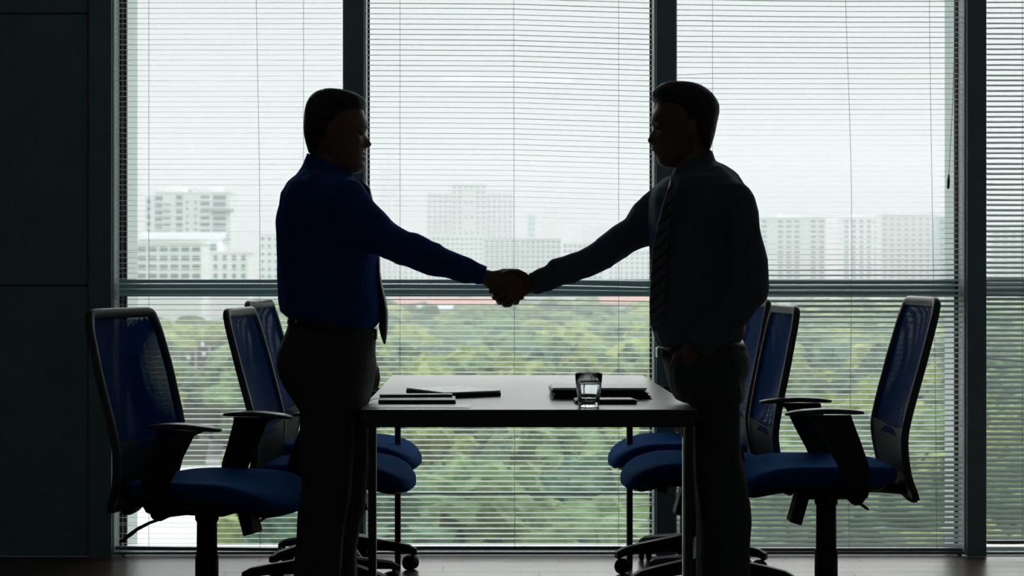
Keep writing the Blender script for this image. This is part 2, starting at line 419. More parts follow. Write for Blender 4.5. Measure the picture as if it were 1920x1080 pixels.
# the white tower left with its grey balcony stack, and the buildings round it
tw = building('apartment_tower', 290, 432, 362, 740, 18, M['bld_white'], M['pane_a'], 1, 1, 'tall white apartment tower with columns of grey windows, beyond the first window', .001, .001, skip=lambda i, j: True, roofbox=False)
for k, (c_, w_, h_, y0_, n_, pm_) in enumerate(((298, 14, 8.5, 372, 6, 'pane_b'), (313, 13, 5, 384, 5, 'pane_a'), (336, 12, 8, 370, 6, 'pane_a'), (351, 3.5, 5, 379, 5, 'pane_a'), (366.5, 3.5, 5, 379, 5, 'pane_a'), (384.5, 17, 7, 370, 8, 'pane_a'), (411.5, 24, 9, 370, 8, 'pane_b'))):
    a_, h2 = w_/2*740/FPX, h_/2*740/FPX
    b = bmesh.new(); box(b, (-a_, -.12, -h2), (a_, .15, h2)); me = bpy.data.meshes.new('window'); b.to_mesh(me); b.free(); me.materials.append(M[pm_])
    b = bmesh.new(); box(b, (-a_-.3, -1.3, -h2-.9), (a_+.3, 0, -h2+.15)); bal = bpy.data.meshes.new('balcony'); b.to_mesh(bal); b.free(); bal.materials.append(M['bld_white'])
    for r_ in range(n_):
        for nm_, me_ in (('window', me), ('balcony', bal))[:2 if k in (1, 5) else 1]:
            o = bpy.data.objects.new(nm_, me_); COL.objects.link(o); o.parent = tw; o.location = W(c_, y0_+13*r_, 740)-tw.location
b = bmesh.new(); box(b, W(312, 362, 745), Vector((gx(345, 745), 755, W(0, 351, 745).z))); obj('roof_plant_room', b, M['bld_pale'], tw)
b = bmesh.new(); box(b, W(392, 362, 745), Vector((gx(412, 745), 755, W(0, 350, 745).z))); obj('roof_plant_room', b, M['bld_pale'], tw)
b = bmesh.new(); box(b, (gx(395, 738.5), 738.5, W(0, 398, 740).z), (gx(438, 738.5), 740, W(0, 392, 740).z)); obj('roof_terrace', b, M['pane_a'], tw)
building('apartment_tower', 272, 300, 370, 765, 16, M['bld_pale'], M['pane_b'], 2, 11, 'narrow pale tower standing behind the white tower nearest the dark wall', .5, .5, roofbox=False)
building('apartment_block', 335, 362, 352, 775, 10, M['bld_white'], M['pane_b'], 2, 12, 'white stair tower rising above the white apartment tower', .5, .5, roofbox=False)
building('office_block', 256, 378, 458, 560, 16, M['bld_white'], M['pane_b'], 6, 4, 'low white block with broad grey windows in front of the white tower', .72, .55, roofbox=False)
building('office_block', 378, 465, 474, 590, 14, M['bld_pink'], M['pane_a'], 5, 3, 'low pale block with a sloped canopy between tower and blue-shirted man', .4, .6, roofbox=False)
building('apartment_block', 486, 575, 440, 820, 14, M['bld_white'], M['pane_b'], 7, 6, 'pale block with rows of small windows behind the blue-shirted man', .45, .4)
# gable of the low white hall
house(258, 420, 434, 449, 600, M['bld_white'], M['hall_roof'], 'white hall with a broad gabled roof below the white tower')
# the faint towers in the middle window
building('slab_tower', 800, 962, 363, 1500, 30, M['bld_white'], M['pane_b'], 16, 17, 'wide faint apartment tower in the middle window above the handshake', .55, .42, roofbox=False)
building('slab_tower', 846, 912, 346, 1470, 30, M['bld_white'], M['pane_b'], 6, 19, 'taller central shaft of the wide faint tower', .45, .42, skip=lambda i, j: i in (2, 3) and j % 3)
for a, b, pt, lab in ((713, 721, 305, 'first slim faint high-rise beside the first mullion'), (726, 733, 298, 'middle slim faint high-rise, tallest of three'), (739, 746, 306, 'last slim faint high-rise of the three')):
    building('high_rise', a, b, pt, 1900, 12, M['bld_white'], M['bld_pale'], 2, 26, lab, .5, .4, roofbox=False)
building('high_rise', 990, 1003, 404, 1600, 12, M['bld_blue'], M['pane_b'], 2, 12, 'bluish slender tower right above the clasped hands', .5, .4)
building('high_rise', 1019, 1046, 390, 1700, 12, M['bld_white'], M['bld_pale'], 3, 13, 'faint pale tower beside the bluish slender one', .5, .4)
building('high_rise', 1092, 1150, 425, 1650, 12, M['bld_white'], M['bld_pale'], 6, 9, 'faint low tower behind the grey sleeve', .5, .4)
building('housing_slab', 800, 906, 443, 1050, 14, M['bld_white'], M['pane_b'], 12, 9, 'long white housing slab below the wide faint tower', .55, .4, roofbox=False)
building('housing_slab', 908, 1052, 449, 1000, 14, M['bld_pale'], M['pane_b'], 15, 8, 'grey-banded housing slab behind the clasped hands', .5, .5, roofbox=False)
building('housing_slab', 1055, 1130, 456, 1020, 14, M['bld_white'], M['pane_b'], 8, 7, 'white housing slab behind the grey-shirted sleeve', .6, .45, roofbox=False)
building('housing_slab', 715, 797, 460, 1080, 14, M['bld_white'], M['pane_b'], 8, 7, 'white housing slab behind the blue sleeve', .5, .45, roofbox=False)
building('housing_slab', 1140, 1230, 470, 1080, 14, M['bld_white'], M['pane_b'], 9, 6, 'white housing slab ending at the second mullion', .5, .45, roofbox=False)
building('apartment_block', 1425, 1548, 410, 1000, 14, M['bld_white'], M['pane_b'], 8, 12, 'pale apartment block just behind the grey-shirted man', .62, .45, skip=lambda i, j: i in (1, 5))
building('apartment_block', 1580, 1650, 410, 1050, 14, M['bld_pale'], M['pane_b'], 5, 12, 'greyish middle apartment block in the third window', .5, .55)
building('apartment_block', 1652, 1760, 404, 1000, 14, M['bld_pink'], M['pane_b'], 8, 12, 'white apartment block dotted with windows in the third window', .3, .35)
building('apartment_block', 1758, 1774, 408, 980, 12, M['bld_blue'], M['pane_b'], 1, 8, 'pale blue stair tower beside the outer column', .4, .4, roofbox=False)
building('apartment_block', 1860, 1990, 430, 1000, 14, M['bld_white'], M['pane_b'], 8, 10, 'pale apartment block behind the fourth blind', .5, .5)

def crown_mesh(seed, sub, amp):
    bm = bmesh.new(); bmesh.ops.create_icosphere(bm, subdivisions=sub, radius=1)
    off = Vector((seed*7.3, seed*3.1, seed*1.7))
    for v in bm.verts:
        n = v.co.normalized()
        d = 1+amp*(noise.noise(n*1.7+off)*.9+noise.noise(n*4+off)*.55+noise.noise(n*9+off)*.35)
        v.co = Vector((n.x*d, n.y*d, n.z*d*.78))
    me = bpy.data.meshes.new('crown'); bm.to_mesh(me); bm.free(); return me
crowns = [crown_mesh(i, 4, .55) for i in range(4)]
bm = bmesh.new(); tube(bm, [(0, 0, 0), (.1, 0, 3), (0, .1, 6.5)], [.35, .28, .18], n=8); trunk_me = bpy.data.meshes.new('trunk'); bm.to_mesh(trunk_me); bm.free(); trunk_me.materials.append(M['trunk'])
for i, c in enumerate(crowns): c.materials.append(M[['leaf_a', 'leaf_b', 'leaf_c', 'leaf_a'][i]])
def blocked(x, Y, r):
    px = VX+x*FPX/Y
    if px < 565 and Y < 236: return True                       # the yard
    if 325 < px < 440 and 236 <= Y < 460: return True           # the path and the lamp posts
    if 268 < px < 470 and 345 < Y < 455: return True           # the road
    for (a0, a1, b0, b1) in foot:
        if a0-r < x < a1+r and b0-r < Y < b1+r: return True
    return False
ntree = 0; Y = 104.0; near_trees = []
while Y < 300:
    w = .335*Y; x = -w+gx(960, Y)
    while x < w+gx(960, Y):
        xx = x+rnd.uniform(-2, 2); yy = Y+rnd.uniform(-2.5, 2.5)
        if not blocked(xx, yy, 5) and ntree < 290:
            near_trees.append((xx, yy)); ntree += 1
        x += 9.2
    Y += 8.6
for (xx, yy) in near_trees:
    r = rnd.uniform(4.6, 6.6); h = rnd.uniform(5.2, 8.5)
    t = empty('park_tree', (xx, yy, GZ)); k = rnd.randrange(4)
    tag(t, ['mid-green leafy tree in the park below the windows', 'light yellow-green tree in the park below the windows', 'deep green tree in the park below the windows', 'mid-green leafy tree in the park below the windows'][k], 'tree', 'park trees below the windows')
    c = bpy.data.objects.new('crown', crowns[k]); COL.objects.link(c); c.parent = t
    c.location = (0, 0, h+1); c.scale = (r, r, r*rnd.uniform(.8, 1.1)); c.rotation_euler = (0, 0, rnd.uniform(0, 6.3))
    tr = bpy.data.objects.new('trunk', trunk_me); COL.objects.link(tr); tr.parent = t
for px_, Y_, r_ in ((372, 330, 2.6), (352, 318, 2.2), (410, 322, 3.2), (436, 310, 3.0), (392, 306, 2.2), (340, 300, 3.2), (338, 270, 2.8), (440, 268, 3.6), (372, 290, 1.8), (428, 340, 2.6), (345, 345, 2.4)):
    sb = empty('park_shrub', (gx(px_, Y_), Y_, GZ)); tag(sb, 'low round shrub by the lamp posts and the pale path', 'shrub', 'shrubs by the lamp posts')
    c = bpy.data.objects.new('crown', crowns[2]); COL.objects.link(c); c.parent = sb; c.location = (0, 0, r_*.6); c.scale = (r_, r_, r_*.9); c.rotation_euler = (0, 0, r_*3)
# the further wood: too many and too small to count
low = [crown_mesh(20+i, 2, .4) for i in range(3)]
verts = []; faces = []; mats = []
Y = 304.0
while Y < 1000:
    w = .335*Y+10; x = -w+gx(960, Y)
    while x < w+gx(960, Y):
        xx = x+rnd.uniform(-3, 3); yy = Y+rnd.uniform(-3, 3)
        if not blocked(xx, yy, 6.5):
            me = low[rnd.randrange(3)]; r = rnd.uniform(5, 8); h = rnd.uniform(5, 9); a = rnd.uniform(0, 6.3); o0 = len(verts); mi = rnd.choice((0, 0, 1, 2))
            ca, sa = math.cos(a), math.sin(a)
            verts += [((v.co.x*ca-v.co.y*sa)*r+xx, (v.co.x*sa+v.co.y*ca)*r+yy, v.co.z*r+GZ+h) for v in me.vertices]
            for p in me.polygons: faces.append([o0+q for q in p.vertices]); mats.append(mi)
        x += 11
    Y += 11+.012*(Y-300)
me = bpy.data.meshes.new('distant_wood'); me.from_pydata(verts, [], faces); me.polygons.foreach_set('material_index', mats)
for k in ('leaf_a', 'leaf_b', 'leaf_c'): me.materials.append(M[k])
me.update(); fw = bpy.data.objects.new('distant_wood', me); COL.objects.link(fw); tag(fw, 'dense green treetops stretching away to the city', 'woodland', kind='stuff')


# thin haze lying over the park and the city
bm = bmesh.new(); box(bm, (-1400, 40, GZ), (1400, 2400, 160)); hz = obj('haze', bm, None); hz['kind'] = 'stuff'; hz['label'] = 'thin pale haze over the park and the city'; hz['category'] = 'haze'
hm = bpy.data.materials.new('haze'); hm.use_nodes = True; hn = hm.node_tree; hn.nodes.clear()
ho = hn.nodes.new('ShaderNodeOutputMaterial'); hv = hn.nodes.new('ShaderNodeVolumeScatter'); hv.inputs['Density'].default_value = HAZE; hv.inputs['Color'].default_value = (.97, .985, 1, 1); hv.inputs['Anisotropy'].default_value = .3
hn.links.new(hv.outputs[0], ho.inputs['Volume']); hz.data.materials.append(hm)

# ---------------------------------------------------------------- room shell
X0, X1, YB, ZC = -3.3, 3.30, -2.6, 2.85
bm = bmesh.new(); box(bm, (X0-.2, YB-.2, -.3), (X1+.2, YW+.25, -.012)); fl = struct('floor', bm, M['floor'])
PW = .118
yy = YW-.02
r = 0
pm = {}
while yy > 5.4:                                            # laminate boards, each one a piece
    x = X0+(.37*r) % 1.2-1.2
    while x < X1:
        a, b = max(x, X0), min(x+1.2, X1)
        if b-a > .05:
            bm = bmesh.new(); box(bm, (a+.0007, yy-PW+.0007, -.012), (b-.0007, yy-.0007, 0)); obj('plank', bm, M['floor'], fl)
        x += 1.2
    yy -= PW; r += 1
bm = bmesh.new(); box(bm, (X0, YB, -.012), (X1, yy, 0)); obj('plank_field', bm, M['floor'], fl)['kind'] = 'stuff'
bm = bmesh.new(); box(bm, (X0-.2, YB-.2, ZC), (X1+.2, YW+.25, ZC+.2)); struct('ceiling', bm, M['ceiling'])
bm = bmesh.new(); box(bm, (X0-.2, YB-.2, 0), (X0, YW+.25, ZC)); struct('wall_left', bm, M['plaster'])
bm = bmesh.new(); box(bm, (X1, YB-.2, 0), (X1+.2, YW+.25, ZC)); struct('wall_right', bm, M['plaster'])
bm = bmesh.new(); box(bm, (X0, YB-.2, 0), (X1, YB, ZC)); struct('wall_back', bm, M['plaster'])
# front wall piece left of the windows: backing + clad panels with open joints + end post
xe = gx(210, YW)
bm = bmesh.new(); box(bm, (X0, YW+.02, 0), (xe-.004, YW+.25, ZC)); wf = struct('wall_front', bm, M['groove'])
xp = gx(165, YW)-.002; zj = W(0, 535, YW).z
for xa, xb in ((xp-.9, xp), (X0, xp-.906)):
    for za, zb_ in ((.0, zj-.003), (zj+.003, 2.2), (2.206, ZC)):
        bm = bmesh.new(); box(bm, (xa, YW, za), (xb, YW+.02, zb_), bev=.0012); obj('wall_panel', bm, M['wall'], wf)
bm = bmesh.new(); box(bm, (xp+.006, YW-.012, 0), (xe, YW+.02, ZC), bev=.002); obj('end_post', bm, M['wall'], wf)

# added fill panel, unseen behind the camera, lifts the dark interior
cl = empty('fill_panel', (.2, -.6, ZC-.02), 'added fill light panel under the ceiling, unseen behind the camera', 'lamp')
bm = bmesh.new(); box(bm, (-.4, -.9, ZC-.025), (.8, -.3, ZC-.012), bev=.004); obj('fill_frame', bm, M['jamb'], cl)
bm = bmesh.new(); box(bm, (-.37, -.87, ZC-.029), (.77, -.33, ZC-.026)); dm = bpy.data.materials.new('fill_emitter'); dm.use_nodes = True
dmb = dm.node_tree.nodes['Principled BSDF']; dmb.inputs['Emission Color'].default_value = (.85, .97, 1, 1); dmb.inputs['Emission Strength'].default_value = 1.7; obj('fill_surface', bm, dm, cl)

# mullions and windows
mul = [(645, 683), (1230, 1267), (1812, 1848)]
for i, (a, b) in enumerate(mul):
    bm = bmesh.new(); box(bm, (gx(a, YW), YW-.015, 0), (gx(b, YW), YW+.13, ZC), bev=.003)
    tag(struct('trim_%d' % (i+1), bm, M['mullion']), ['dark mullion behind the blue-shirted man', 'dark mullion behind the grey-shirted man', 'broad dark mullion beyond the last chair'][i], 'mullion')
bm = bmesh.new(); box(bm, (X0, YW+.02, ZC-.09), (X1, YW+.2, ZC)); struct('trim_4', bm, M['mullion'])
bm = bmesh.new(); box(bm, (xe, YW+.035, 0), (X1, YW+.16, .010)); struct('trim_5', bm, M['mullion'])     # floor track
bays = [(210, 645), (683, 1230), (1267, 1812), (1848, 2430)]
YG = YW+.12
for i, (a, b) in enumerate(bays):
    w = empty('window_%d' % (i+1), (gx((a+b)/2, YG), YG, 0), kind='structure')
    xa, xb = gx(a, YW), gx(b, YW)
    bm = bmesh.new(); box(bm, (xa, YG, .01), (xb, YG+.008, ZC-.05)); obj('glass_pane', bm, M['pane'], w)
    zt0, zt1 = W(0, 556, YG).z, W(0, 524, YG).z
    bm = bmesh.new(); box(bm, (xa+.002, YG-.006, zt0), (xb-.002, YG+.05, zt1), bev=.003); obj('transom', bm, M['mullion'], w)
    bm = bmesh.new(); box(bm, (xa+.002, YG-.03, .010), (xb-.002, YG+.03, .022)); obj('bottom_frame', bm, M['jamb'], w)
    for sx, e in ((1, xa), (-1, xb)):
        bm = bmesh.new(); x1 = e+sx*.006; box(bm, (min(e, x1), YW+.01, .01), (max(e, x1), YG+.03, ZC-.09)); obj('jamb', bm, M['jamb'], w)
        bm = bmesh.new(); x2 = e+sx*.014; box(bm, (min(x1, x2), YG-.004, .022), (max(x1, x2), YG+.012, ZC-.09)); obj('gasket', bm, M['gasket'], w)
    if i == 0:
        bm = bmesh.new(); box(bm, (xa+.024, YG-.004, .022), (xa+.034, YG+.02, ZC-.09)); obj('gasket', bm, M['gasket'], w)
    if i == 2:
        bm = bmesh.new(); box(bm, (gx(1791, YG), YG-.02, .022), (gx(1796, YG), YG+.02, ZC-.09)); obj('gasket', bm, M['gasket'], w)
    if i == 1:
        zz = W(0, 924, YG).z
        bm = bmesh.new(); box(bm, (xa+.02, YG-.012, zz-.006), (xb-.02, YG+.012, zz+.004)); obj('sash_bar', bm, M['mullion'], w)
# columns outside the glass
bm = bmesh.new(); box(bm, (gx(231, YG)-.014, YG+.02, GZ), (gx(231, YG), YG+.29, ZC+.3)); tag(struct('outer_fin', bm, M['fin']), 'pale outer sun fin at the edge of the first window', 'fin', kind='structure')
bm = bmesh.new(); box(bm, (gx(1797, YG+.02), YG+.02, GZ), (gx(1797, YG+.02)+.014, YG+.23, ZC+.3)); tag(struct('outer_fin', bm, M['fin']), 'pale outer sun fin beside the broad mullion', 'fin', kind='structure')

# ---------------------------------------------------------------- venetian blinds
YS = YW+.045; PITCH = 9.75*YS/FPX
def make_blind(idx, pa, pb, cords, tilt, skew, label, rail_py, odd={}, wob=.0006):
    xa, xb = gx(pa, YS), gx(pb, YS); rr = random.Random(idx)
    t = empty('venetian_blind', ((xa+xb)/2, YS, 0), label, 'blind', 'venetian blinds')
    cols = [pa]+[c for c in cords]+[pb]
    fine = []
    for a, b in zip(cols, cols[1:]):
        fine += [a, (a+b)/2]
    fine.append(pb)
    zr = W(0, rail_py, YS).z
    z = zr+.016; k = 0
    while z < ZC-.12:
        py = VY+(CAMH-z)*FPX/YS
        bm = bmesh.new(); rings = []
        jit = rr.gauss(0, .6); jz = rr.gauss(0, wob)
        for px in fine:
            u = (px-pa)/(pb-pa)
            ang = math.radians(tilt(py, u)+jit+rr.gauss(0, .35))
            dz = -skew(py, u)*YS/FPX+jz+rr.gauss(0, .00025)
            for (lo, hi, f) in odd.get('bends', []):
                if lo < py < hi: dz += f(u)*YS/FPX; break
            row = []
            for q in (-1, -.5, 0, .5, 1):
                y = q*.0125; cz = .0016*(1-q*q)
                row.append(Vector((gx(px, YS), YS+y*math.cos(ang)-cz*math.sin(ang)*0, z+dz+y*math.sin(ang)+cz*math.cos(ang))))
            rings.append(row)
        vr = [[bm.verts.new(p) for p in r_] for r_ in rings]
        for A, B in zip(vr, vr[1:]):
            for i in range(4): bm.faces.new((A[i], A[i+1], B[i+1], B[i]))
        obj('slat', bm, M['slat'], t, smooth=True)
        z += PITCH; k += 1
    for c in cords:
        c0, c1 = c if isinstance(c, tuple) else (c, c)
    return t, xa, xb, zr
def cord(t, px_top, px_bot, py0, py1, r=.0009, y=-.0135):
    bm = bmesh.new(); n = 10; pts = []
    for i in range(n+1):
        u = i/n; s = u*u*(3-2*u)
        pts.append(W(px_top+(px_bot-px_top)*s, py0+(py1-py0)*u, YS+y))
    tube(bm, pts, r, n=5, cap_round=False); obj('cord', bm, M['cord'], t)
def rails(t, xa, xb, zr, slope=0):
    bm = bmesh.new(); vs = box(bm, (xa, YS-.0125, zr-.007), (xb, YS+.0125, zr+.007), bev=.003)
    for v in vs:
        if v.is_valid: v.co.z += slope*(v.co.x-xa)/(xb-xa)
    obj('bottom_rail', bm, M['rail'], t)
    bm = bmesh.new(); box(bm, (xa, YS-.016, ZC-.118), (xb, YS+.016, ZC-.09), bev=.002); obj('head_rail', bm, M['rail'], t)
T = lambda tab: (lambda py, u: smooth_tab(py, tab))
tl = [(-200, 5), (100, 4), (300, 1.5), (440, 1.0), (530, 3.2), (620, 3.5), (800, 3.5), (880, 0), (960, -6), (1030, -6.5)]
t, xa, xb, zr = make_blind(1, 210, 640, [279, 484, 569], T(tl), lambda py, u: 0, 'nearly open blind in the first window, beside the dark wall', 1027,
    odd={'bends': [(455, 464, lambda u: 9*max(0, .22-u)/.22*-1), (982, 992, lambda u: 7*max(0, .25-u)/.25)]})
rails(t, xa, xb, zr, -.008); cord(t, 279, 279, -150, 1027); cord(t, 479, 487, -150, 420); cord(t, 487, 488, 420, 1027, y=-.0135); cord(t, 569, 569, -150, 1030)
tm = [(-200, 2), (100, 0), (300, 0), (440, 1.5), (530, 4.5), (640, 6.5), (720, 8), (900, 7.5), (1030, 6)]
t, xa, xb, zr = make_blind(2, 684, 1226, [750, 964, 1160], T(tm), lambda py, u: (max(0, u-.5)*14+u*3)*lerp_tab(py, [(0, 1.0), (350, 1.0), (480, .5), (600, .35), (1030, 0)]),
    'blind in the middle window, between the two men', 1027, odd={'bends': [(530, 541, lambda u: -6*max(0, u-.55)), (855, 866, lambda u: 7*max(0, .14-u)/.14), (950, 959, lambda u: 6*max(0, u-.85)/.15), (970, 979, lambda u: -5*max(0, u-.85)/.15)]})
rails(t, xa, xb, zr); cord(t, 750, 750, -150, 1027); cord(t, 963, 965, -150, 1027); cord(t, 1160, 1160, -150, 1027)
trr = [(-200, 0), (0, 0), (200, 1.5), (240, 3), (400, 6.5), (480, 11), (515, 21), (600, 23), (640, 13), (840, 14), (880, 26), (1040, 30)]
t, xa, xb, zr = make_blind(3, 1268, 1808, [1336, 1592, 1743], T(trr), lambda py, u: lerp_tab(py, [(0, 4*min(1, u*2)), (200, 1.5), (400, 0), (1000, 0)]),
    'blind in the third window, half closed near the floor, behind the last chair', 1030, odd={'bends': [(128, 137, lambda u: -4*max(0, .16-u)/.16), (800, 811, lambda u: -3*max(0, u-.7)), (990, 1012, lambda u: -5*max(0, u-.8))]})
rails(t, xa, xb, zr); cord(t, 1336, 1336, -150, 1030); cord(t, 1583, 1597, -150, 420); cord(t, 1597, 1592, 420, 1030); cord(t, 1742, 1756, -150, 1030)
t, xa, xb, zr = make_blind(4, 1849, 2425, [1917, 2130, 2330], T([(-200, 26), (500, 28), (1040, 31)]), lambda py, u: 0,
    'mostly closed blind in the fourth window, beyond the broad mullion', 1016, odd={'bends': [(676, 686, lambda u: 6*(.12-u)/.12 if u < .12 else 0)]})
rails(t, xa, xb, zr); cord(t, 1917, 1917, -150, 1016); cord(t, 2130, 2130, -150, 1016)
# pull cord with tassel
pc = empty('pull_cord', W(1778, 352, YS-.03), 'thin hanging pull cord with a dark tassel in front of the third blind', 'cord')
bm = bmesh.new(); tube(bm, [W(1792, -180, YS-.03), W(1791, 60, YS-.03), W(1786, 200, YS-.03), W(1779, 330, YS-.03)], .0011, n=6, cap_round=False); obj('cord', bm, M['tassel'], pc)
bm = bmesh.new(); tube(bm, [W(1779, 328, YS-.03), W(1778.5, 340, YS-.03), W(1778, 352, YS-.03)], [.003, .0058, .0052], n=10); obj('tassel', bm, M['tassel'], pc)

# ---------------------------------------------------------------- table
TX0, TX1, TY0, TY1, TZ = -.36, .62, 4.95, 6.66, .75
tb = empty('meeting_table', ((TX0+TX1)/2, (TY0+TY1)/2, 0), 'long pale-topped meeting table with dark frame reaching to the window', 'table')
bm = bmesh.new(); box(bm, (TX0, TY0, TZ-.025), (TX1, TY1, TZ), bev=.002); obj('tabletop', bm, M['tabletop'], tb)
bm = bmesh.new(); box(bm, (TX0, TY0-.0015, TZ-.027), (TX1, TY0+.001, TZ-.0015)); box(bm, (TX0-.001, TY0, TZ-.027), (TX0+.001, TY1, TZ-.0015)); box(bm, (TX1-.001, TY0, TZ-.027), (TX1+.001, TY1, TZ-.0015)); obj('edge_band', bm, M['tframe'], tb, label='dark edge band')
bm = bmesh.new()
for a, b in (((TX0+.01, TY0+.01), (TX1-.01, TY0+.04)), ((TX0+.01, TY1-.04), (TX1-.01, TY1-.01)), ((TX0+.01, TY0+.04), (TX0+.04, TY1-.04)), ((TX1-.04, TY0+.04), (TX1-.01, TY1-.04))):
    box(bm, (*a, TZ-.052), (*b, TZ-.027))
obj('frame_rail', bm, M['tframe'], tb)
for x in (gx(690, TY0), gx(1285, TY0)):
    bm = bmesh.new(); box(bm, (x, TY0+.005, .008), (x+.023, TY0+.035, TZ-.05), bev=.0015); o = obj('leg', bm, M['tframe'], tb)
    bm = bmesh.new(); box(bm, (x+.001, TY0+.008, 0), (x+.022, TY0+.032, .008)); obj('foot', bm, M['plastic'], o)
for x in (gx(741, TY1), gx(1174, TY1)):
    bm = bmesh.new(); box(bm, (x, TY1-.035, .008), (x+.023, TY1-.006, TZ-.05), bev=.0015); o = obj('leg', bm, M['tframe'], tb)
    bm = bmesh.new(); box(bm, (x+.001, TY1-.032, 0), (x+.022, TY1-.01, .008)); obj('foot', bm, M['plastic'], o)
xg = gx(1284, TY0)
bm = bmesh.new(); bridge(bm, [[Vector((xg, y, TZ-.052)), Vector((xg-.035, y, TZ-.052)), Vector((xg, y, TZ-.085))] for y in (TY0+.016, TY0+.022)]); obj('corner_bracket', bm, M['tmetal'], tb, label='bright metal corner bracket')
bm = bmesh.new(); box(bm, (xg-.0035, TY0+.012, .01), (xg-.0005, TY0+.036, TZ-.052)); obj('leg_strip', bm, M['tmetal'], tb, label='bright metal strip on the inner face of the leg')

# things on the table
def placed(name, loc, rz, label, cat, group=None):
    t = empty(name, loc, label, cat, group); t.rotation_euler = (0, 0, rz); return t
# closed laptop, corner towards the viewer
a = math.atan2(.10, .175); L = placed('closed_laptop', (-.123, 5.40, TZ), a, 'closed dark laptop with pale lid set askew behind the notebooks', 'laptop')
bm = bmesh.new(); box(bm, (0, 0, 0), (.205, .275, .0125), bev=.003); obj('laptop_base', bm, M['dark_cover'], L, local=True)
bm = bmesh.new(); box(bm, (.001, .001, .0132), (.204, .274, .0185), bev=.0022); obj('laptop_lid', bm, M['silver'], L, local=True)
bm = bmesh.new()
for fx in (.02, .18):
    for fy in (.02, .25): box(bm, (fx, fy, -.0002), (fx+.01, fy+.01, .001))
obj('rubber_feet', bm, M['plastic'], L, local=True)
def book(name, loc, rz, w, d, h, cover, label, cat, pages=True, group=None):
    t = placed(name, loc, rz, label, cat, group)
    bm = bmesh.new(); box(bm, (0, 0, 0), (w, d, .0022), bev=.0006); obj('cover', bm, cover, t, local=True)
    bm = bmesh.new(); box(bm, (.003, .004, .0022), (w-.003, d-.003, h-.0022)); obj('page_block', bm, M['dark_cover'] if not pages else M['paper'], t, local=True)
    bm = bmesh.new(); box(bm, (0, 0, h-.0022), (w, d, h), bev=.0006); obj('cover', bm, cover, t, local=True)
    bm = bmesh.new(); box(bm, (-.001, 0, 0), (.002, d, h)); obj('spine', bm, cover, t, local=True)
    return t
nb = book('notebook', (-.319, 5.155, TZ), math.radians(1.2), .232, .17, .013, M['grey_cover'], 'thick grey-topped notebook lying nearest the blue-shirted man', 'notebook', pages=False)
bm = bmesh.new(); tube(bm, [(.0, .1, .010), (-.016, .085, .010), (-.028, .07, .007), (-.034, .05, .0018)], .0016, n=6, flat=(1, .5)); obj('bookmark', bm, M['ribbon'], nb, local=True)
bm = bmesh.new(); box(bm, (-.0005, -.0018, .0), (.2325, .003, .0095)); obj('fore_edge', bm, M['dark_cover'], nb, local=True, label='dark fore edge')
book('notepad', (-.322, 5.265, TZ+.0132), math.radians(4), .225, .055, .008, M['grey_cover'], 'slim grey pad resting on the back of the thick notebook', 'notepad', pages=False)
fs = placed('plastic_folder', (-.342, 5.00, TZ), 0, 'clear whitish plastic folder under the front of the notebook', 'folder')
bm = bmesh.new(); box(bm, (0, 0, 0), (.30, .14, .0012), bev=.0004); obj('sleeve', bm, M['paper'], fs, local=True)
bm = bmesh.new(); box(bm, (.012, .012, .0012), (.285, .135, .0018)); obj('paper_sheet', bm, M['silver'], fs, local=True)
fs.location = (-.34, 5.005, TZ)
# black folders under papers
zz = TZ
for i, (dx, dy, w, d, h, rz, lab) in enumerate(((0, 0, .315, .225, .009, .5, 'bottom black document folder of the stack behind the glass'), (.004, .004, .303, .222, .010, -.6, 'middle black document folder in the stack behind the glass'), (-.003, .006, .300, .222, .008, .4, 'top black document folder in the stack behind the glass'))):
    t = placed('document_folder', (.215+dx, 5.375+dy, zz), math.radians(rz), lab, 'folder', 'black document folders in a stack')
    bm = bmesh.new(); box(bm, (0, 0, 0), (w, d, .002), bev=.0006); obj('cover', bm, M['dark_cover'], t, local=True)
    bm = bmesh.new(); box(bm, (.004, .004, .002), (w-.006, d-.004, h-.002)); obj('filling', bm, M['dark_cover'], t, local=True)
    bm = bmesh.new(); box(bm, (0, 0, h-.002), (w-.002, d, h), bev=.0006); obj('cover', bm, M['dark_cover'], t, local=True)
    zz += h+.0002
for i, (dx, rz, lab) in enumerate(((0, .2, 'lower white paper sheaf on the black folders'), (.002, -.9, 'upper white paper sheaf topping the black folders'))):
    t = tag(None or placed('paper_sheaf', (.214+dx, 5.378+i*.004, zz), math.radians(rz), lab, 'papers', 'white papers on the black folders'), lab, 'papers', 'white papers on the black folders')
    bm = bmesh.new(); box(bm, (0, 0, 0), (.297, .21, .0030)); obj('sheets', bm, M['paper'], t, local=True)
    bm = bmesh.new(); box(bm, (.0, .0, .0030), (.297, .21, .0034)); obj('top_sheet', bm, M['paper'], t, local=True)
    zz += .0036
og = placed('zip_organiser', (.276, 5.155, TZ), math.radians(1.5), 'small blue-black zipped organiser just behind and beside the glass', 'organiser')
bm = bmesh.new(); box(bm, (0, 0, 0), (.186, .10, .0125), bev=.0045); obj('case', bm, M['dark_cover'], og, local=True)
bm = bmesh.new(); box(bm, (.006, .006, .0123), (.178, .094, .0142), bev=.0008); obj('cover_panel', bm, M['blue_cover'], og, local=True)
bm = bmesh.new(); box(bm, (.180, .004, .008), (.187, .010, .0125), bev=.001); obj('zip_pull', bm, M['chrome'], og, local=True)
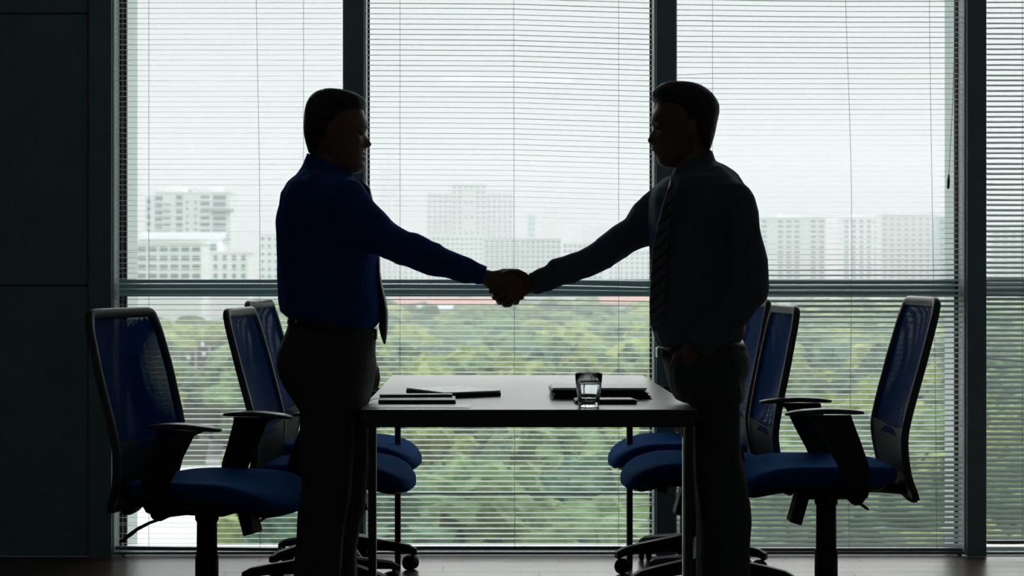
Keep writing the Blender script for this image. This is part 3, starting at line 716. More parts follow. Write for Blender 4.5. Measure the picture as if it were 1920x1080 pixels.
# faceted tumbler of water
gp = W(1104, 763, 5.055); GXc = (gp.x, 5.062, TZ)
tg = empty('water_glass', GXc, 'faceted clear glass of water near the front edge, before the black folders', 'glass')
def fl(a, z):
    k = max(0, min(1, (.064-z)/.012))*max(0, min(1, (z-.004)/.01))
    return 1-.055*k*(1-abs(math.cos(a*5+.4))**1.0)+.0*k
outer = [(.0285, 0), (.0305, .002), (.0315, .010), (.0345, .035), (.0375, .058), (.0385, .066), (.0412, .099), (.0405, .1005)]
inner = [(.0388, .0995), (.0362, .066), (.033, .045), (.0285, .018), (.024, .0145)]
bm = bmesh.new(); lathe(bm, outer+inner, GXc, 80, lambda a, z: fl(a, z)); obj('tumbler', bm, M['glass'], tg, smooth=True)
bm = bmesh.new(); lathe(bm, [(.0236, .0148), (.0283, .0182), (.0328, .0452), (.0360, .0660), (.0365, .0725)], GXc, 60, lambda a, z: fl(a, z)); obj('water', bm, M['water'], tg, smooth=True)

# ---------------------------------------------------------------- office chairs (local frame: +x forward, +y to the sitter's left, seat height .48)
BP = [(1.062, -.338), (1.00, -.322), (.92, -.302), (.78, -.268), (.66, -.240), (.58, -.228), (.48, -.240), (.42, -.258), (.385, -.276)]
BPs = sorted([(z, x+.022) for z, x in BP])
def zc_(z): return z if z < .58 else .58+(z-.58)*.891
def bx_(z): return smooth_tab(z, BPs)
def half(z): return lerp_tab(z, [(.38, .17), (.48, .19), (.60, .215), (.85, .222), (1.0, .212), (1.06, .19)])
def make_chair(name, dz=0.0, base_rot=0.0, tilt=0.0):
    R = empty(name, (0, 0, 0))
    def Z(z): return z+dz
    def V3(x, y, z):                                       # a point of the backrest, reclined by tilt
        z = zc_(z); c, s_ = math.cos(tilt), math.sin(tilt); zz_ = z-.40; xx_ = x+.23
        return Vector((-.23+xx_*c+zz_*s_, y, Z(.40+zz_*c-xx_*s_)))
    # star base
    hub_z = .105
    bm = bmesh.new(); lathe(bm, [(.030, .055), (.046, .06), (.050, .10), (.045, .135), (.034, .145)], n=20); bs = obj('base_hub', bm, M['plastic'], R, local=True, smooth=True)
    for k in range(5):
        a = base_rot+k*2*math.pi/5; d = Vector((math.cos(a), math.sin(a), 0)); s = Vector((-d.y, d.x, 0))
        bm = bmesh.new(); rings = []
        for q, (r, zt, zb, w) in enumerate(((.03, .140, .075, .028), (.10, .128, .080, .026), (.20, .112, .076, .023), (.27, .098, .068, .021), (.300, .082, .058, .018))):
            c = d*r
            rings.append([c+s*w+Vector((0, 0, zb)), c+s*w+Vector((0, 0, zt-.008)), c+s*w*.6+Vector((0, 0, zt)), c-s*w*.6+Vector((0, 0, zt)), c-s*w+Vector((0, 0, zt-.008)), c-s*w+Vector((0, 0, zb))])
        bridge(bm, rings); lg = obj('base_leg', bm, M['plastic'], R, local=True, smooth=False)
        ca = a+rnd.uniform(-.9, .9); cd = Vector((math.cos(ca), math.sin(ca), 0)); cs = Vector((-cd.y, cd.x, 0)); c = d*.285
        rot = Matrix.Rotation(ca, 3, 'Z')
        bm = bmesh.new()
        for side in (-1, 1):
            rr = [[c-cd*.012+cs*side*(.006+w)+(cd*math.cos(u)+Vector((0, 0, 1))*math.sin(u))*rad+Vector((0, 0, .027)) for u in (2*math.pi*j/18 for j in range(18))] for w, rad in ((0, .022), (.002, .0268), (.014, .0268), (.018, .020))]
            bridge(bm, rr)
        tube(bm, [c+Vector((0, 0, .075)), c+Vector((0, 0, .045))], .007, n=8)
        bmesh.ops.recalc_face_normals(bm, faces=bm.faces)
        hood = [[c+(cd*math.cos(u)*1.05+Vector((0, 0, 1))*math.sin(u))*.0295+cs*w+Vector((0, 0, .028))-cd*.012 for u in (math.pi*j/10 for j in range(11))] for w in (-.006, .006)]
        bridge(bm, hood)
        obj('caster', bm, M['plastic'], lg, local=True, smooth=False)
    bm = bmesh.new(); lathe(bm, [(.036, .13), (.038, .15), (.0375, .235), (.034, .24)], n=20); obj('column_shroud', bm, M['plastic'], R, local=True, smooth=True)
    bm = bmesh.new(); lathe(bm, [(.0335, .235), (.033, .3), (.0325, Z(.335)), (.028, Z(.338))], n=20); obj('gas_column', bm, M['plastic'], R, local=True, smooth=True)
    # mechanism
    bm = bmesh.new(); lathe(bm, [(.032, Z(.335)), (.038, Z(.345)), (.038, Z(.375))], n=16); box(bm, (-.09, -.075, Z(.365)), (.10, .075, Z(.405)), bev=.012); box(bm, (-.27, -.045, Z(.385)), (-.06, .045, Z(.405)), bev=.006)
    mech = obj('tilt_mechanism', bm, M['plastic'], R, local=True)
    bm = bmesh.new(); tube(bm, [(-.03, -.07, Z(.372)), (-.06, -.13, Z(.372)), (-.10, -.19, Z(.355)), (-.135, -.21, Z(.335))], [.005, .005, .005, .006], n=8)
    tube(bm, [(-.128, -.207, Z(.340)), (-.15, -.215, Z(.322)), (-.185, -.22, Z(.295))], [.007, .010, .006], n=10, flat=(1, .7)); obj('lever', bm, M['plastic'], R, local=True, smooth=True)
    r_ = Matrix.Rotation(math.radians(16), 3, 'Y')
    bm = bmesh.new(); box(bm, (.075, .05, Z(.285)), (.115, .12, Z(.385)), bev=.004, rot=Matrix.Rotation(math.radians(-16), 3, 'Y'), piv=(.08, .08, Z(.385))); obj('tension_handle', bm, M['plastic'], R, local=True)
    # seat
    def seat_ring(inset, z_off, prof_scale=1.0):
        pts = []; n = 48
        for k in range(n):
            a = 2*math.pi*k/n; ca, sa = math.cos(a), math.sin(a); e = 3.4
            x = math.copysign(abs(ca)**(2/e), ca)*(.262-inset)+.05; y = math.copysign(abs(sa)**(2/e), sa)*(.245-inset)
            drop = -.052*max(0, (x-.12)/.19)**2.2
            side = .012*(abs(y)/.24)**2
            pts.append(Vector((x, y, Z(.48)+z_off+drop+side)))
        return pts
    bm = bmesh.new(); vr = bridge(bm, [seat_ring(.03, -.062), seat_ring(.012, -.056), seat_ring(.0, -.040), seat_ring(0, -.020), seat_ring(.010, -.006), seat_ring(.035, 0), seat_ring(.09, -.002), seat_ring(.16, -.005)]); obj('seat_cushion', bm, M['fabric'], R, local=True, smooth=True)
    bm = bmesh.new(); bridge(bm, [seat_ring(.09, -.085), seat_ring(.05, -.083), seat_ring(.035, -.074), seat_ring(.028, -.058), seat_ring(.04, -.050)]); obj('seat_pan', bm, M['plastic'], R, local=True, smooth=True)
    # backrest frame: a loop swept along the curved back
    zs = [.40+i*(1.035-.40)/22 for i in range(23)]
    left = [V3(bx_(z), half(z), z) for z in zs]
    corner = []
    hw = half(1.035)
    for k in range(1, 9):
        a = math.pi/2*k/9; corner.append(V3(bx_(1.035+.025*math.sin(a)), hw-.035+.035*math.cos(a), 1.035+.025*math.sin(a)))
    top = [V3(bx_(1.060), hw-.035-i*(2*hw-.07)/8, 1.061) for i in range(9)]
    right = [Vector((p.x, -p.y, p.z)) for p in corner[::-1]]+[Vector((p.x, -p.y, p.z)) for p in left[::-1]]
    path = left+corner+top+right
    bm = bmesh.new(); rings = []
    for i, p in enumerate(path):
        t = (path[min(i+1, len(path)-1)]-path[max(i-1, 0)]).normalized()
        nx = Vector((1, 0, 0)); nx = (nx-t*nx.dot(t)).normalized(); ny = t.cross(nx)
        top_f = max(0, min(1, (p.z-Z(.93))/.06))
        rx = .0125; ry = .013+.004*top_f
        rings.append([p+nx*math.copysign(abs(math.cos(a))**.7, math.cos(a))*rx+ny*math.copysign(abs(math.sin(a))**.7, math.sin(a))*ry for a in (2*math.pi*k/12 for k in range(12))])
    bridge(bm, rings); obj('backrest_frame', bm, M['plastic2'], R, local=True, smooth=True)
    # mesh panel, two woven layers
    for layer, off in (('mesh_panel', .004), ('mesh_backing', -.004)):
        me = bpy.data.meshes.new(layer); nv, nu = 22, 12; vs = []; fs_ = []; uvs = []
        for j in range(nv+1):
            z = .575+(1.045-.575)*j/nv; h = half(z)-.006
            if z > 1.02: h -= .02*((z-1.02)/.025)
            for i in range(nu+1):
                u = -1+2*i/nu
                vs.append(V3(bx_(z)+off-.022*(1-u*u)*math.sin(math.pi*min(1, (z-.55)/.55)), u*h, z)); uvs.append(((u+1)/2, j/nv))
        for j in range(nv):
            for i in range(nu):
                a = j*(nu+1)+i; fs_.append((a, a+1, a+nu+2, a+nu+1))
        me.from_pydata(vs, [], fs_); uvl = me.uv_layers.new(name='UVMap')
        for lp in me.loops: uvl.data[lp.index].uv = uvs[lp.vertex_index]
        me.polygons.foreach_set('use_smooth', [True]*len(me.polygons)); me.update()
        link_mesh(layer, me, M['weave'], R, True)
    # lower plastic shell and rear bracket
    bm = bmesh.new(); rings = []
    for j in range(13):
        z = .375+(.600-.375)*j/12; h = half(z)-.002
        row_f = []; row_b = []
        for i in range(13):
            u = -1+2*i/12; xx = bx_(z)-.012*(1-u*u)
            row_f.append(V3(xx+.010, u*h, z+.018*(u*u)*(j == 12))); row_b.append(V3(xx-.012, u*h, z+.018*(u*u)*(j == 12)))
        rings.append(row_f+row_b[::-1])
    bridge(bm, rings); obj('lumbar_shell', bm, M['plastic'], R, local=True, smooth=False)
    bm = bmesh.new(); tube(bm, [(-.275, 0, Z(.37)), (-.25, 0, Z(.392)), (-.17, 0, Z(.398)), (-.08, 0, Z(.40))], [.03, .03, .03, .03], n=12, flat=(1.9, .6))
    obj('back_bracket', bm, M['plastic'], R, local=True, smooth=True)
    # armrests
    for s in (1, -1):
        bm = bmesh.new(); rings = []
        for (z, xa_, xb_, y, ty) in ((.380, -.085, -.035, .19, .012), (.395, -.09, -.02, .225, .014), (.43, -.088, -.008, .262, .013), (.50, -.082, .018, .272, .012), (.57, -.058, .056, .270, .012), (.638, -.034, .090, .262, .013), (.655, -.03, .125, .258, .016)):
            pts = [Vector((xa_, (y-ty)*s, Z(z))), Vector((xa_+.006, (y+ty)*s, Z(z))), Vector((xb_-.006, (y+ty)*s, Z(z))), Vector((xb_, (y-ty)*s, Z(z)))]
            rings.append(pts)
        bridge(bm, rings); ar = obj('armrest', bm, M['plastic'], R, local=True)
        bm = bmesh.new(); tube(bm, [(-.055, .15*s, Z(.398)), (-.055, .21*s, Z(.392))], .028, n=14); obj('arm_knob', bm, M['plastic'], ar, local=True, smooth=True)
        bm = bmesh.new(); rings = []
        for q in range(13):
            u = -1+2*q/12; x = .056+u*.122; w = .036*(1-abs(u)**4*.55); zc = .668-.006*u*u-(.004 if u > 0 else 0)*u; th = .009*(1-abs(u)**5*.5)
            rings.append([Vector((x, .25*s+w*math.copysign(abs(math.cos(a))**.6, math.cos(a)), Z(zc)+th*math.copysign(abs(math.sin(a))**.6, math.sin(a)))) for a in (2*math.pi*k/14 for k in range(14))])
        bridge(bm, rings); obj('arm_pad', bm, M['plastic2'], ar, local=True, smooth=True)
    return R
def put_chair(px_col, Y, yaw, facing, dz, base_rot, label, tilt=0):
    R = make_chair('office_chair', dz, base_rot, math.radians(tilt))
    R.location = (gx(px_col, Y), Y, 0)
    R.rotation_euler = (0, 0, (0 if facing > 0 else math.pi)+math.radians(yaw))
    tag(R, label, 'chair', 'blue mesh office chairs round the table')
put_chair(388, 5.50, -19, 1, .008, .35, 'blue mesh chair nearest the dark wall, turned outward, its back see-through')
put_chair(612, 6.08, -6, 1, .0, .73, 'blue mesh chair behind the blue-shirted man, the nearer of two')
put_chair(636, 6.60, -6, 1, .02, .12, 'blue mesh chair behind the blue-shirted man, tucked in next to the window')
put_chair(1549, 5.62, 0, -1, .045, 1.4, 'blue mesh chair standing clear of the table, farthest to the side of the grey-shirted man')
put_chair(1330, 6.10, 2, -1, .005, .28, 'blue mesh chair just behind the grey-shirted man, its tall back fully seen', 4)
put_chair(1293, 6.60, 0, -1, .022, .25, 'blue mesh chair by the window, mostly hidden behind the grey-shirted man', 4)

# ---------------------------------------------------------------- people
def head(bm, f, front, back, Y, hw, y_top, y_chin, base, eye_py, mouth_py):
    """head from its profile: front/back = tables py -> px, base = smooth face line without the nose; f = facing (+1 to +x)"""
    rings = []; n = 48; N = 64
    for j in range(N+1):
        py = y_top+(y_chin-y_top)*j/N; t = (py-y_top)/(y_chin-y_top)
        pf = smooth_tab(py, front); pb = smooth_tab(py, back); bf = smooth_tab(py, base)
        h = hw*smooth_tab(t, [(0, .12), (.02, .40), (.06, .62), (.15, .85), (.28, .98), (.42, 1.0), (.58, .95), (.72, .86), (.85, .72), (.94, .56), (1, .38)])
        cx = (bf+pb)/2; rx = abs(bf-pb)/2
        dev = (pf-bf)*f*Y/FPX*1.15
        C = W(cx, py, Y); RX = rx*Y/FPX; ring = []
        for i in range(n):
            a = 2*math.pi*i/n; ct, st = math.cos(a), math.sin(a); e = 2.25
            x = math.copysign(abs(ct)**(2/e), ct)*RX; y = math.copysign(abs(st)**(2/e), st)*h
            if ct > 0:
                sg = .0155+.0085*max(0, min(1, (py-mouth_py+14)/12))+(.03 if py < eye_py-10 else 0)
                x += dev*math.exp(-(y/sg)**2)
                ex = math.exp(-((abs(y)-.031)/.012)**2-((py-eye_py)*Y/FPX/.009)**2)
                x -= .010*ex
                x -= .003*math.exp(-((py-mouth_py)*Y/FPX/.003)**2)*math.exp(-(y/.024)**4)
                x += .005*math.exp(-((abs(y)-.033)/.022)**2-((py-eye_py+9)*Y/FPX/.007)**2)
                x += .004*math.exp(-((abs(y)-.040)/.018)**2-((py-eye_py-16)*Y/FPX/.014)**2)
            ring.append(Vector((C.x+f*x, Y+y, C.z)))
        rings.append(ring)
    bridge(bm, rings)

def ear(bm, px, py, Y, s, hw, f):
    c = W(px, py, Y)+Vector((0, s*hw, 0))
    ell(bm, c+Vector((0, s*.006, 0)), (.017, .007, .031), 14, Matrix.Rotation(-.18*f, 3, 'Y') @ Matrix.Rotation(.25*s*f, 3, 'Z'))
    ell(bm, c+Vector((0, s*.002, -.022)), (.009, .006, .011), 10)

def face_bits(root, f, eyex, eye_py, Y, brow_m):
    for s in (-1, 1):
        c = W(eyex, eye_py, Y)+Vector((0, s*.031, 0))
        b = bmesh.new(); ell(b, c, (.0115, .0115, .0105), 14); e = obj('eye', b, M['eye'], root, smooth=True)
        b = bmesh.new(); ell(b, c+Vector((f*.0085, 0, 0)), (.0042, .0052, .0052), 12); obj('iris', b, M['hair'], e, smooth=True)
        b = bmesh.new(); pts = [c+Vector((f*(.010-.006*abs(q)**2+.004), s*q*.018, .017-.004*q*q)) for q in (-1, -.5, 0, .5, 1)]
        tube(b, pts, [.002, .0032, .0036, .0032, .0018], n=8); obj('eyebrow', b, brow_m, root, smooth=True)

def folds(scale, amp, axis=(1, 1, 1), seed=0.0):
    A = Vector(axis)
    def d(co, nn):
        p = Vector((co.x*A.x, co.y*A.y, co.z*A.z))*scale+Vector((seed, seed, seed))
        v = noise.noise(p)
        return amp*(1-abs(v)*3.2)*.6+amp*.4*noise.noise(p*2.3)
    return d

def shoe(root, c, f, side):
    b = bmesh.new(); rings = []
    for x, w, h in ((-.085, .026, .045), (-.075, .034, .062), (-.03, .037, .075), (.03, .037, .068), (.09, .044, .048), (.15, .042, .036), (.185, .026, .026), (.195, .012, .016)):
        rings.append([Vector((c[0]+f*x, c[1]+w*math.cos(a), max(.012, .012+h*.5+h*.5*math.sin(a)) if math.sin(a) > -.6 else .012)) for a in (2*math.pi*k/16 for k in range(16))])
    bridge(b, rings); o = obj('shoe', b, M['shoe'], root, smooth=True)
    b = bmesh.new(); rings = []
    for x, w in ((-.09, .022), (-.08, .036), (0, .036), (.09, .046), (.16, .042), (.198, .015)):
        rings.append([Vector((c[0]+f*x, c[1]-w, 0)), Vector((c[0]+f*x, c[1]+w, 0)), Vector((c[0]+f*x, c[1]+w, .014)), Vector((c[0]+f*x, c[1]-w, .014))])
    bridge(b, rings); obj('sole', b, M['plastic'], o)

# ===== the man in the blue shirt =====
PY = 5.10
A = empty('person', (gx(622, PY), PY+.01, 0), 'man in blue shirt and dark trousers facing the other, shaking hands', 'person')
front_a = [(168, 622), (172, 650), (180, 668), (190, 677), (203, 680), (215, 683.5), (226, 687.5), (236, 689.5), (241, 688.5), (246, 685.5), (250, 684.8), (257, 687.5), (263, 691), (268, 694.5), (272, 695), (275, 692.5), (278, 685.5), (281, 683), (284.5, 683.5), (288, 686), (290, 683.5), (292, 682), (294.5, 684.5), (297, 686), (300, 684), (304, 682.5), (309, 684.5), (315, 684), (320, 681), (325, 673)]
base_a = [(168, 622), (172, 650), (180, 668), (190, 677), (203, 680), (215, 683), (236, 686), (250, 683), (277, 681), (300, 680), (315, 681), (325, 671)]
back_a = [(168, 616), (172, 601), (180, 589), (192, 580), (210, 575.5), (235, 574), (255, 577), (270, 583), (286, 592), (300, 612), (312, 632), (325, 652)]
bm = bmesh.new()
head(bm, 1, front_a, back_a, PY+.02, .077, 168, 325, base_a, 250, 291)
for s in (-1, 1): ear(bm, 626, 254, PY+.02, s, .074, 1)
sil(bm, [(581, 262, 650, 285, PY+.02, .052), (582, 285, 652, 318, PY+.02, .056), (575, 305, 655, 345, PY+.02, .062), (565, 330, 660, 360, PY+.02, .08)])
# trunk and limbs under the clothes
sil(bm, hs([(335, 560, 655, 5.12, .09), (365, 542, 670, 5.12, .17), (440, 533, 690, 5.12, .175), (540, 535, 698, 5.12, .155), (620, 547, 690, 5.12, .150), (690, 533, 690, 5.12, .165), (750, 556, 680, 5.12, .160)]))
sil(bm, hs([(730, 566, 660, 5.03, .08), (850, 572, 650, 5.03, .07), (980, 568, 634, 5.03, .06), (1100, 566, 622, 5.03, .05), (1205, 572, 614, 5.03, .04)]), n=20)
sil(bm, hs([(730, 600, 678, 5.20, .08), (850, 608, 680, 5.20, .07), (980, 602, 668, 5.20, .06), (1100, 604, 656, 5.20, .05), (1205, 610, 652, 5.20, .04)]), n=20)
sil(bm, [(648, 352, 628, 440, 4.985, .055), (706, 408, 693, 458, 4.965, .035), (774, 452, 761, 488, 4.98, .03), (840, 481, 829, 512, 5.02, .027), (890, 497, 880, 526, 5.05, .030), (912, 505, 905, 533, 5.07, .026), (926, 509, 920, 545, 5.078, .024)], n=18)
sil(bm, [(640, 350, 620, 430, 5.26, .05), (600, 440, 650, 440, 5.31, .045), (590, 530, 640, 540, 5.32, .04), (610, 590, 652, 575, 5.31, .036), (650, 640, 680, 615, 5.30, .03), (668, 662, 692, 645, 5.29, .025)], n=16)
# his right hand: palm block, four fingers round the other's hand, thumb on top
sil(bm, [(922, 508, 918, 545, 5.078, .020), (938, 506, 928, 553, 5.078, .017), (955, 510, 942, 560, 5.078, .0155), (966, 517, 953, 561, 5.082, .013)], n=18, e=2.4)
def finger(bm, pts, r): tube(bm, [W(*p) for p in pts], r, n=12)
for m0, pip, dip, tip in (((962, 521, 5.083), (983, 545, 5.100), (982, 546, 5.135), (970, 541, 5.155)),
                          ((959, 535, 5.083), (978, 558, 5.102), (976, 558, 5.140), (963, 553, 5.158)),
                          ((954, 546, 5.083), (969, 567, 5.104), (965, 567, 5.140), (953, 561, 5.156)),
                          ((948, 554, 5.083), (956, 571, 5.104), (951, 572, 5.130), (943, 566, 5.148))):
    finger(bm, [m0, pip, dip, tip], [.0092, .0088, .0078, .0066])
finger(bm, [(926, 517, 5.086), (943, 510, 5.092), (958, 509, 5.110), (971, 513, 5.130)], [.012, .0105, .0092, .0078])
# his left hand beside the thigh
sil(bm, [(668, 655, 692, 640, 5.285, .02), (677, 675, 704, 665, 5.28, .022), (684, 697, 708, 692, 5.27, .020)], n=16)
for i in range(4):
    p = Vector((0, 0, 0)); x = 686+i*6.5; finger(bm, [(x, 690, 5.25+i*.012), (x+3, 712-i, 5.25+i*.012), (x+1, 728-i*2, 5.25+i*.012), (x-3, 738-i*3, 5.25+i*.012)], [.0085, .008, .0075, .0065])
finger(bm, [(686, 668, 5.262), (700, 684, 5.255), (704, 702, 5.25)], [.011, .0095, .008])
body = remesh('body', bm, .0027, M['skin_a'], A, smooth=1)
face_bits(A, 1, 675.5, 250, PY+.02, M['hair'])
# hair
bm = bmesh.new()
hair_rows = [(167, 610, 632), (168.5, 603, 645), (171, 596, 656), (175, 588, 668), (180, 583, 677), (186, 579, 684), (192, 576, 686.5), (199, 573.5, 686.5), (205, 572, 685), (209, 571.5, 676), (214, 571, 664), (222, 570.5, 656), (235, 569.5, 650), (248, 570, 640), (256, 571, 636), (264, 573, 612), (274, 575.5, 606), (283, 578.5, 600), (288, 580, 594)]
def hw_a(py, top, chin, hw):
    t = (py-top)/(chin-top); return hw*smooth_tab(t, [(0, .12), (.02, .42), (.06, .66), (.15, .88), (.28, 1.0), (.42, 1.0), (.58, .95), (.72, .82), (.85, .62), (.94, .5), (1, .35)])
sil(bm, hs([(py, L, R, PY+.02, hw_a(py, 165, 325, .0815)+.001) for py, L, R in hair_rows]), n=40, e=2.3)
def hair_disp(co, nn): return .0012*noise.noise(Vector((co.x*60, co.y*120, co.z*40)))+.0006*noise.noise(Vector((co.x*200, co.y*300, co.z*80)))
remesh('hair', bm, .0032, M['hair'], A, smooth=1, disp=hair_disp)
# shirt
bm = bmesh.new()
sil(bm, [(577, 292, 652, 322, PY+.02, .061), (570, 308, 662, 334, PY+.02, .076), (557, 326, 668, 345, 5.12, .135), (542, 345, 674, 358, 5.12, .19), (530, 364, 684, 372, 5.12, .208), (524, 392, 693, 395, 5.12, .212), (521, 417, 700, 417, 5.12, .208), (521.4, 442, 706, 442, 5.12, .2), (522.7, 480, 710.4, 480, 5.12, .19), (522.5, 510, 710, 510, 5.12, .182), (522.5, 547, 711, 547, 5.12, .176), (523.6, 566, 713, 572, 5.12, .176), (527, 583, 713, 594, 5.12, .176), (536, 592, 707, 608, 5.12, .172), (546, 597, 697, 617, 5.12, .16), (556, 604, 690, 622, 5.12, .15)], n=48, e=2.2)
sil(bm, [(632, 342, 600, 440, 4.985, .05), (656, 338, 618, 462, 4.97, .066), (678, 346, 645, 470, 4.96, .069), (694, 372, 668, 474, 4.957, .066), (712, 393, 692, 476, 4.957, .062), (733, 412, 709, 476, 4.96, .058), (751, 426, 727, 485, 4.965, .055), (767, 436.5, 748, 495, 4.97, .053), (783, 438.5, 766, 502, 4.975, .050), (805, 449, 790, 510, 4.99, .047), (832, 463.7, 817, 518.5, 5.01, .044), (850, 472, 836, 522, 5.025, .042), (867, 481, 853, 526, 5.035, .040), (884, 488.5, 871, 531, 5.045, .038), (899, 493.5, 887, 531, 5.055, .034), (913, 499, 904, 533, 5.065, .031)], n=32)
sil(bm, [(632, 345, 600, 440, 5.24, .06), (655, 360, 590, 440, 5.30, .055), (652, 440, 592, 450, 5.325, .052), (643, 530, 585, 530, 5.335, .048), (656, 570, 600, 598, 5.325, .044), (682, 615, 640, 640, 5.31, .036), (693, 640, 664, 662, 5.30, .031)], n=24)
sh = remesh('shirt', bm, .0042, M['shirt_a'], A, smooth=3, disp=folds(10, .0062, (1.3, 1, .6), 3.0))
# collar
bm = bmesh.new(); sil(bm, [(576, 287.5, 655, 320, PY+.02, .0625), (573, 296, 659, 330, PY+.02, .068), (569.5, 306, 664, 338, PY+.02, .076), (567, 309, 661, 338, PY+.02, .074)], n=40); obj('collar', bm, M['shirt_a'], A, smooth=True)
bm = bmesh.new(); sil(bm, [(902, 495.5, 891, 533, 5.057, .0335), (913.5, 500, 904.5, 533.5, 5.066, .0320)], n=28); cf = obj('cuff', bm, M['shirt_a'], A, smooth=True)
bm = bmesh.new(); ell(bm, W(880, 524, 5.012), (.0045, .002, .0045), 10); obj('button', bm, M['plastic2'], cf, smooth=True)
# tie hanging away from the belly
bm = bmesh.new()
sil(bm, [(672, 334, 680, 340, 5.11, .016), (682, 352, 694, 352, 5.11, .014), (698, 400, 705, 400, 5.11, .026), (706, 460, 712, 460, 5.11, .030), (708, 510, 713, 510, 5.11, .033), (710, 535, 717, 535, 5.11, .036), (712, 563, 724, 563, 5.11, .038), (713, 585, 727.5, 585, 5.11, .040), (710.5, 612, 727, 614, 5.11, .041), (714, 630, 725.5, 630, 5.11, .030), (719.5, 645, 723, 645, 5.11, .006)], n=20, e=2.6)
obj('necktie', bm, M['tie_a'], A, smooth=True)
# trousers
bm = bmesh.new()
sil(bm, [(544, 594, 704, 612, 5.12, .158), (541, 604, 704, 624, 5.12, .160), (536.5, 621, 703, 640, 5.12, .168), (527, 642, 702, 654, 5.12, .176), (520, 664, 703, 668, 5.12, .182), (519, 684, 705, 684, 5.12, .185), (524, 703, 703, 703, 5.12, .184), (535, 724, 698, 724, 5.12, .180), (550, 746, 693, 746, 5.12, .174), (560, 765, 685, 765, 5.12, .165)], n=44, e=2.3)
sil(bm, hs([(720, 545, 660, 5.035, .10), (750, 556, 660, 5.035, .098), (768, 563, 664, 5.035, .096), (850, 565, 662, 5.035, .088), (924, 566, 658, 5.035, .080), (952, 560, 652, 5.035, .078), (980, 557, 646, 5.035, .076), (1058, 552, 640, 5.035, .074), (1150, 550, 634, 5.035, .072), (1212, 552, 628, 5.035, .070)]), n=30, e=2.2)
sil(bm, hs([(720, 590, 694, 5.20, .10), (768, 590, 685, 5.20, .096), (820, 596, 690, 5.20, .09), (900, 600, 690, 5.20, .082), (960, 600, 685, 5.20, .078), (990, 594, 674, 5.20, .076), (1030, 592, 668, 5.20, .074), (1080, 592, 670, 5.20, .073), (1150, 594, 670, 5.20, .072), (1210, 596, 668, 5.20, .070)]), n=30, e=2.2)
remesh('trousers', bm, .0050, M['trouser'], A, smooth=3, disp=folds(8, .0045, (1.2, 1, .5), 9.0))
bm = bmesh.new(); sil(bm, [(541, 594, 705, 613, 5.12, .164), (539, 606, 706, 629, 5.12, .166)], n=44, e=2.2); bt = obj('belt', bm, M['belt'], A, smooth=True)
bm = bmesh.new(); box(bm, W(702, 637, 5.09), W(708, 616, 5.14), bev=.002); obj('buckle', bm, M['plastic2'], bt)
bm = bmesh.new(); box(bm, W(553, 607, 5.0)+Vector((0, -.004, 0)), W(562, 595, 5.0)+Vector((0, .008, 0)), bev=.002); obj('belt_clip', bm, M['chrome'], bt, label='small bright metal clip on the belt')
shoe(A, (gx(588, 5.035), 5.035, 0), 1, -1); shoe(A, (gx(630, 5.2), 5.20, 0), 1, 1)

# ===== the man in the grey shirt =====
B = empty('person', (gx(1345, PY), PY, 0), 'man in grey shirt and striped tie, one hand in his trouser pocket', 'person')
front_b = [(154, 1275), (160, 1248), (170, 1238), (180, 1234), (192, 1231), (203, 1229), (212, 1225), (220, 1222), (228, 1221), (235, 1223), (240, 1225), (246, 1223), (254, 1219.5), (260, 1217), (265, 1216), (269, 1219.5), (272, 1223.5), (277, 1223.5), (281, 1222.5), (284, 1226), (287, 1225.5), (290.5, 1227.5), (294, 1230), (299, 1232.5), (305, 1234), (310, 1238), (314, 1247)]
base_b = [(154, 1275), (160, 1248), (170, 1238), (180, 1234), (192, 1231), (203, 1229.5), (220, 1225), (238, 1227), (254, 1229), (272, 1229), (290, 1231), (305, 1235), (310, 1239), (314, 1248)]
back_b = [(154, 1290), (160, 1310), (170, 1324), (182, 1335), (196, 1341), (209, 1343), (231, 1339), (253, 1334), (268, 1329), (280, 1320), (292, 1300), (304, 1280), (314, 1263)]
YHB = 5.10
bm = bmesh.new()
head(bm, -1, front_b, back_b, YHB, .076, 154, 315, base_b, 240, 286)
for s in (-1, 1): ear(bm, 1291, 246, YHB, s, .073, -1)
sil(bm, [(1330, 262, 1262, 288, YHB, .052), (1330, 285, 1265, 315, YHB, .055), (1336, 305, 1263, 335, YHB, .06), (1345, 330, 1262, 350, YHB, .08)])
sil(bm, hs([(335, 1262, 1352, 5.12, .09), (365, 1250, 1378, 5.12, .17), (440, 1236, 1392, 5.12, .160), (540, 1236, 1386, 5.12, .150), (630, 1246, 1380, 5.12, .145), (690, 1262, 1385, 5.12, .155), (740, 1276, 1378, 5.12, .150)]))
sil(bm, hs([(735, 1296, 1376, 5.035, .08), (850, 1312, 1378, 5.035, .066), (980, 1324, 1392, 5.035, .058), (1100, 1326, 1386, 5.035, .05), (1205, 1330, 1378, 5.035, .04)]), n=20)
sil(bm, hs([(735, 1296, 1370, 5.19, .08), (850, 1312, 1372, 5.19, .066), (980, 1318, 1378, 5.19, .058), (1100, 1318, 1372, 5.19, .05), (1205, 1322, 1366, 5.19, .04)]), n=20)
sil(bm, [(1262, 352, 1285, 440, 5.24, .055), (1208, 395, 1222, 440, 5.235, .035), (1142, 452, 1153, 480, 5.213, .03), (1075, 490, 1083, 518, 5.18, .026), (1012, 511, 1020, 545, 5.145, .028), (992, 515, 1001, 550, 5.128, .025), (980, 514, 990, 549, 5.122, .023)], n=18)
sil(bm, [(1352, 352, 1392, 360, 5.0, .05), (1366, 430, 1412, 430, 4.975, .035), (1382, 515, 1425, 522, 4.965, .03), (1352, 580, 1392, 600, 4.965, .028), (1300, 628, 1330, 655, 4.965, .028), (1286, 640, 1312, 668, 4.968, .026)], n=18)
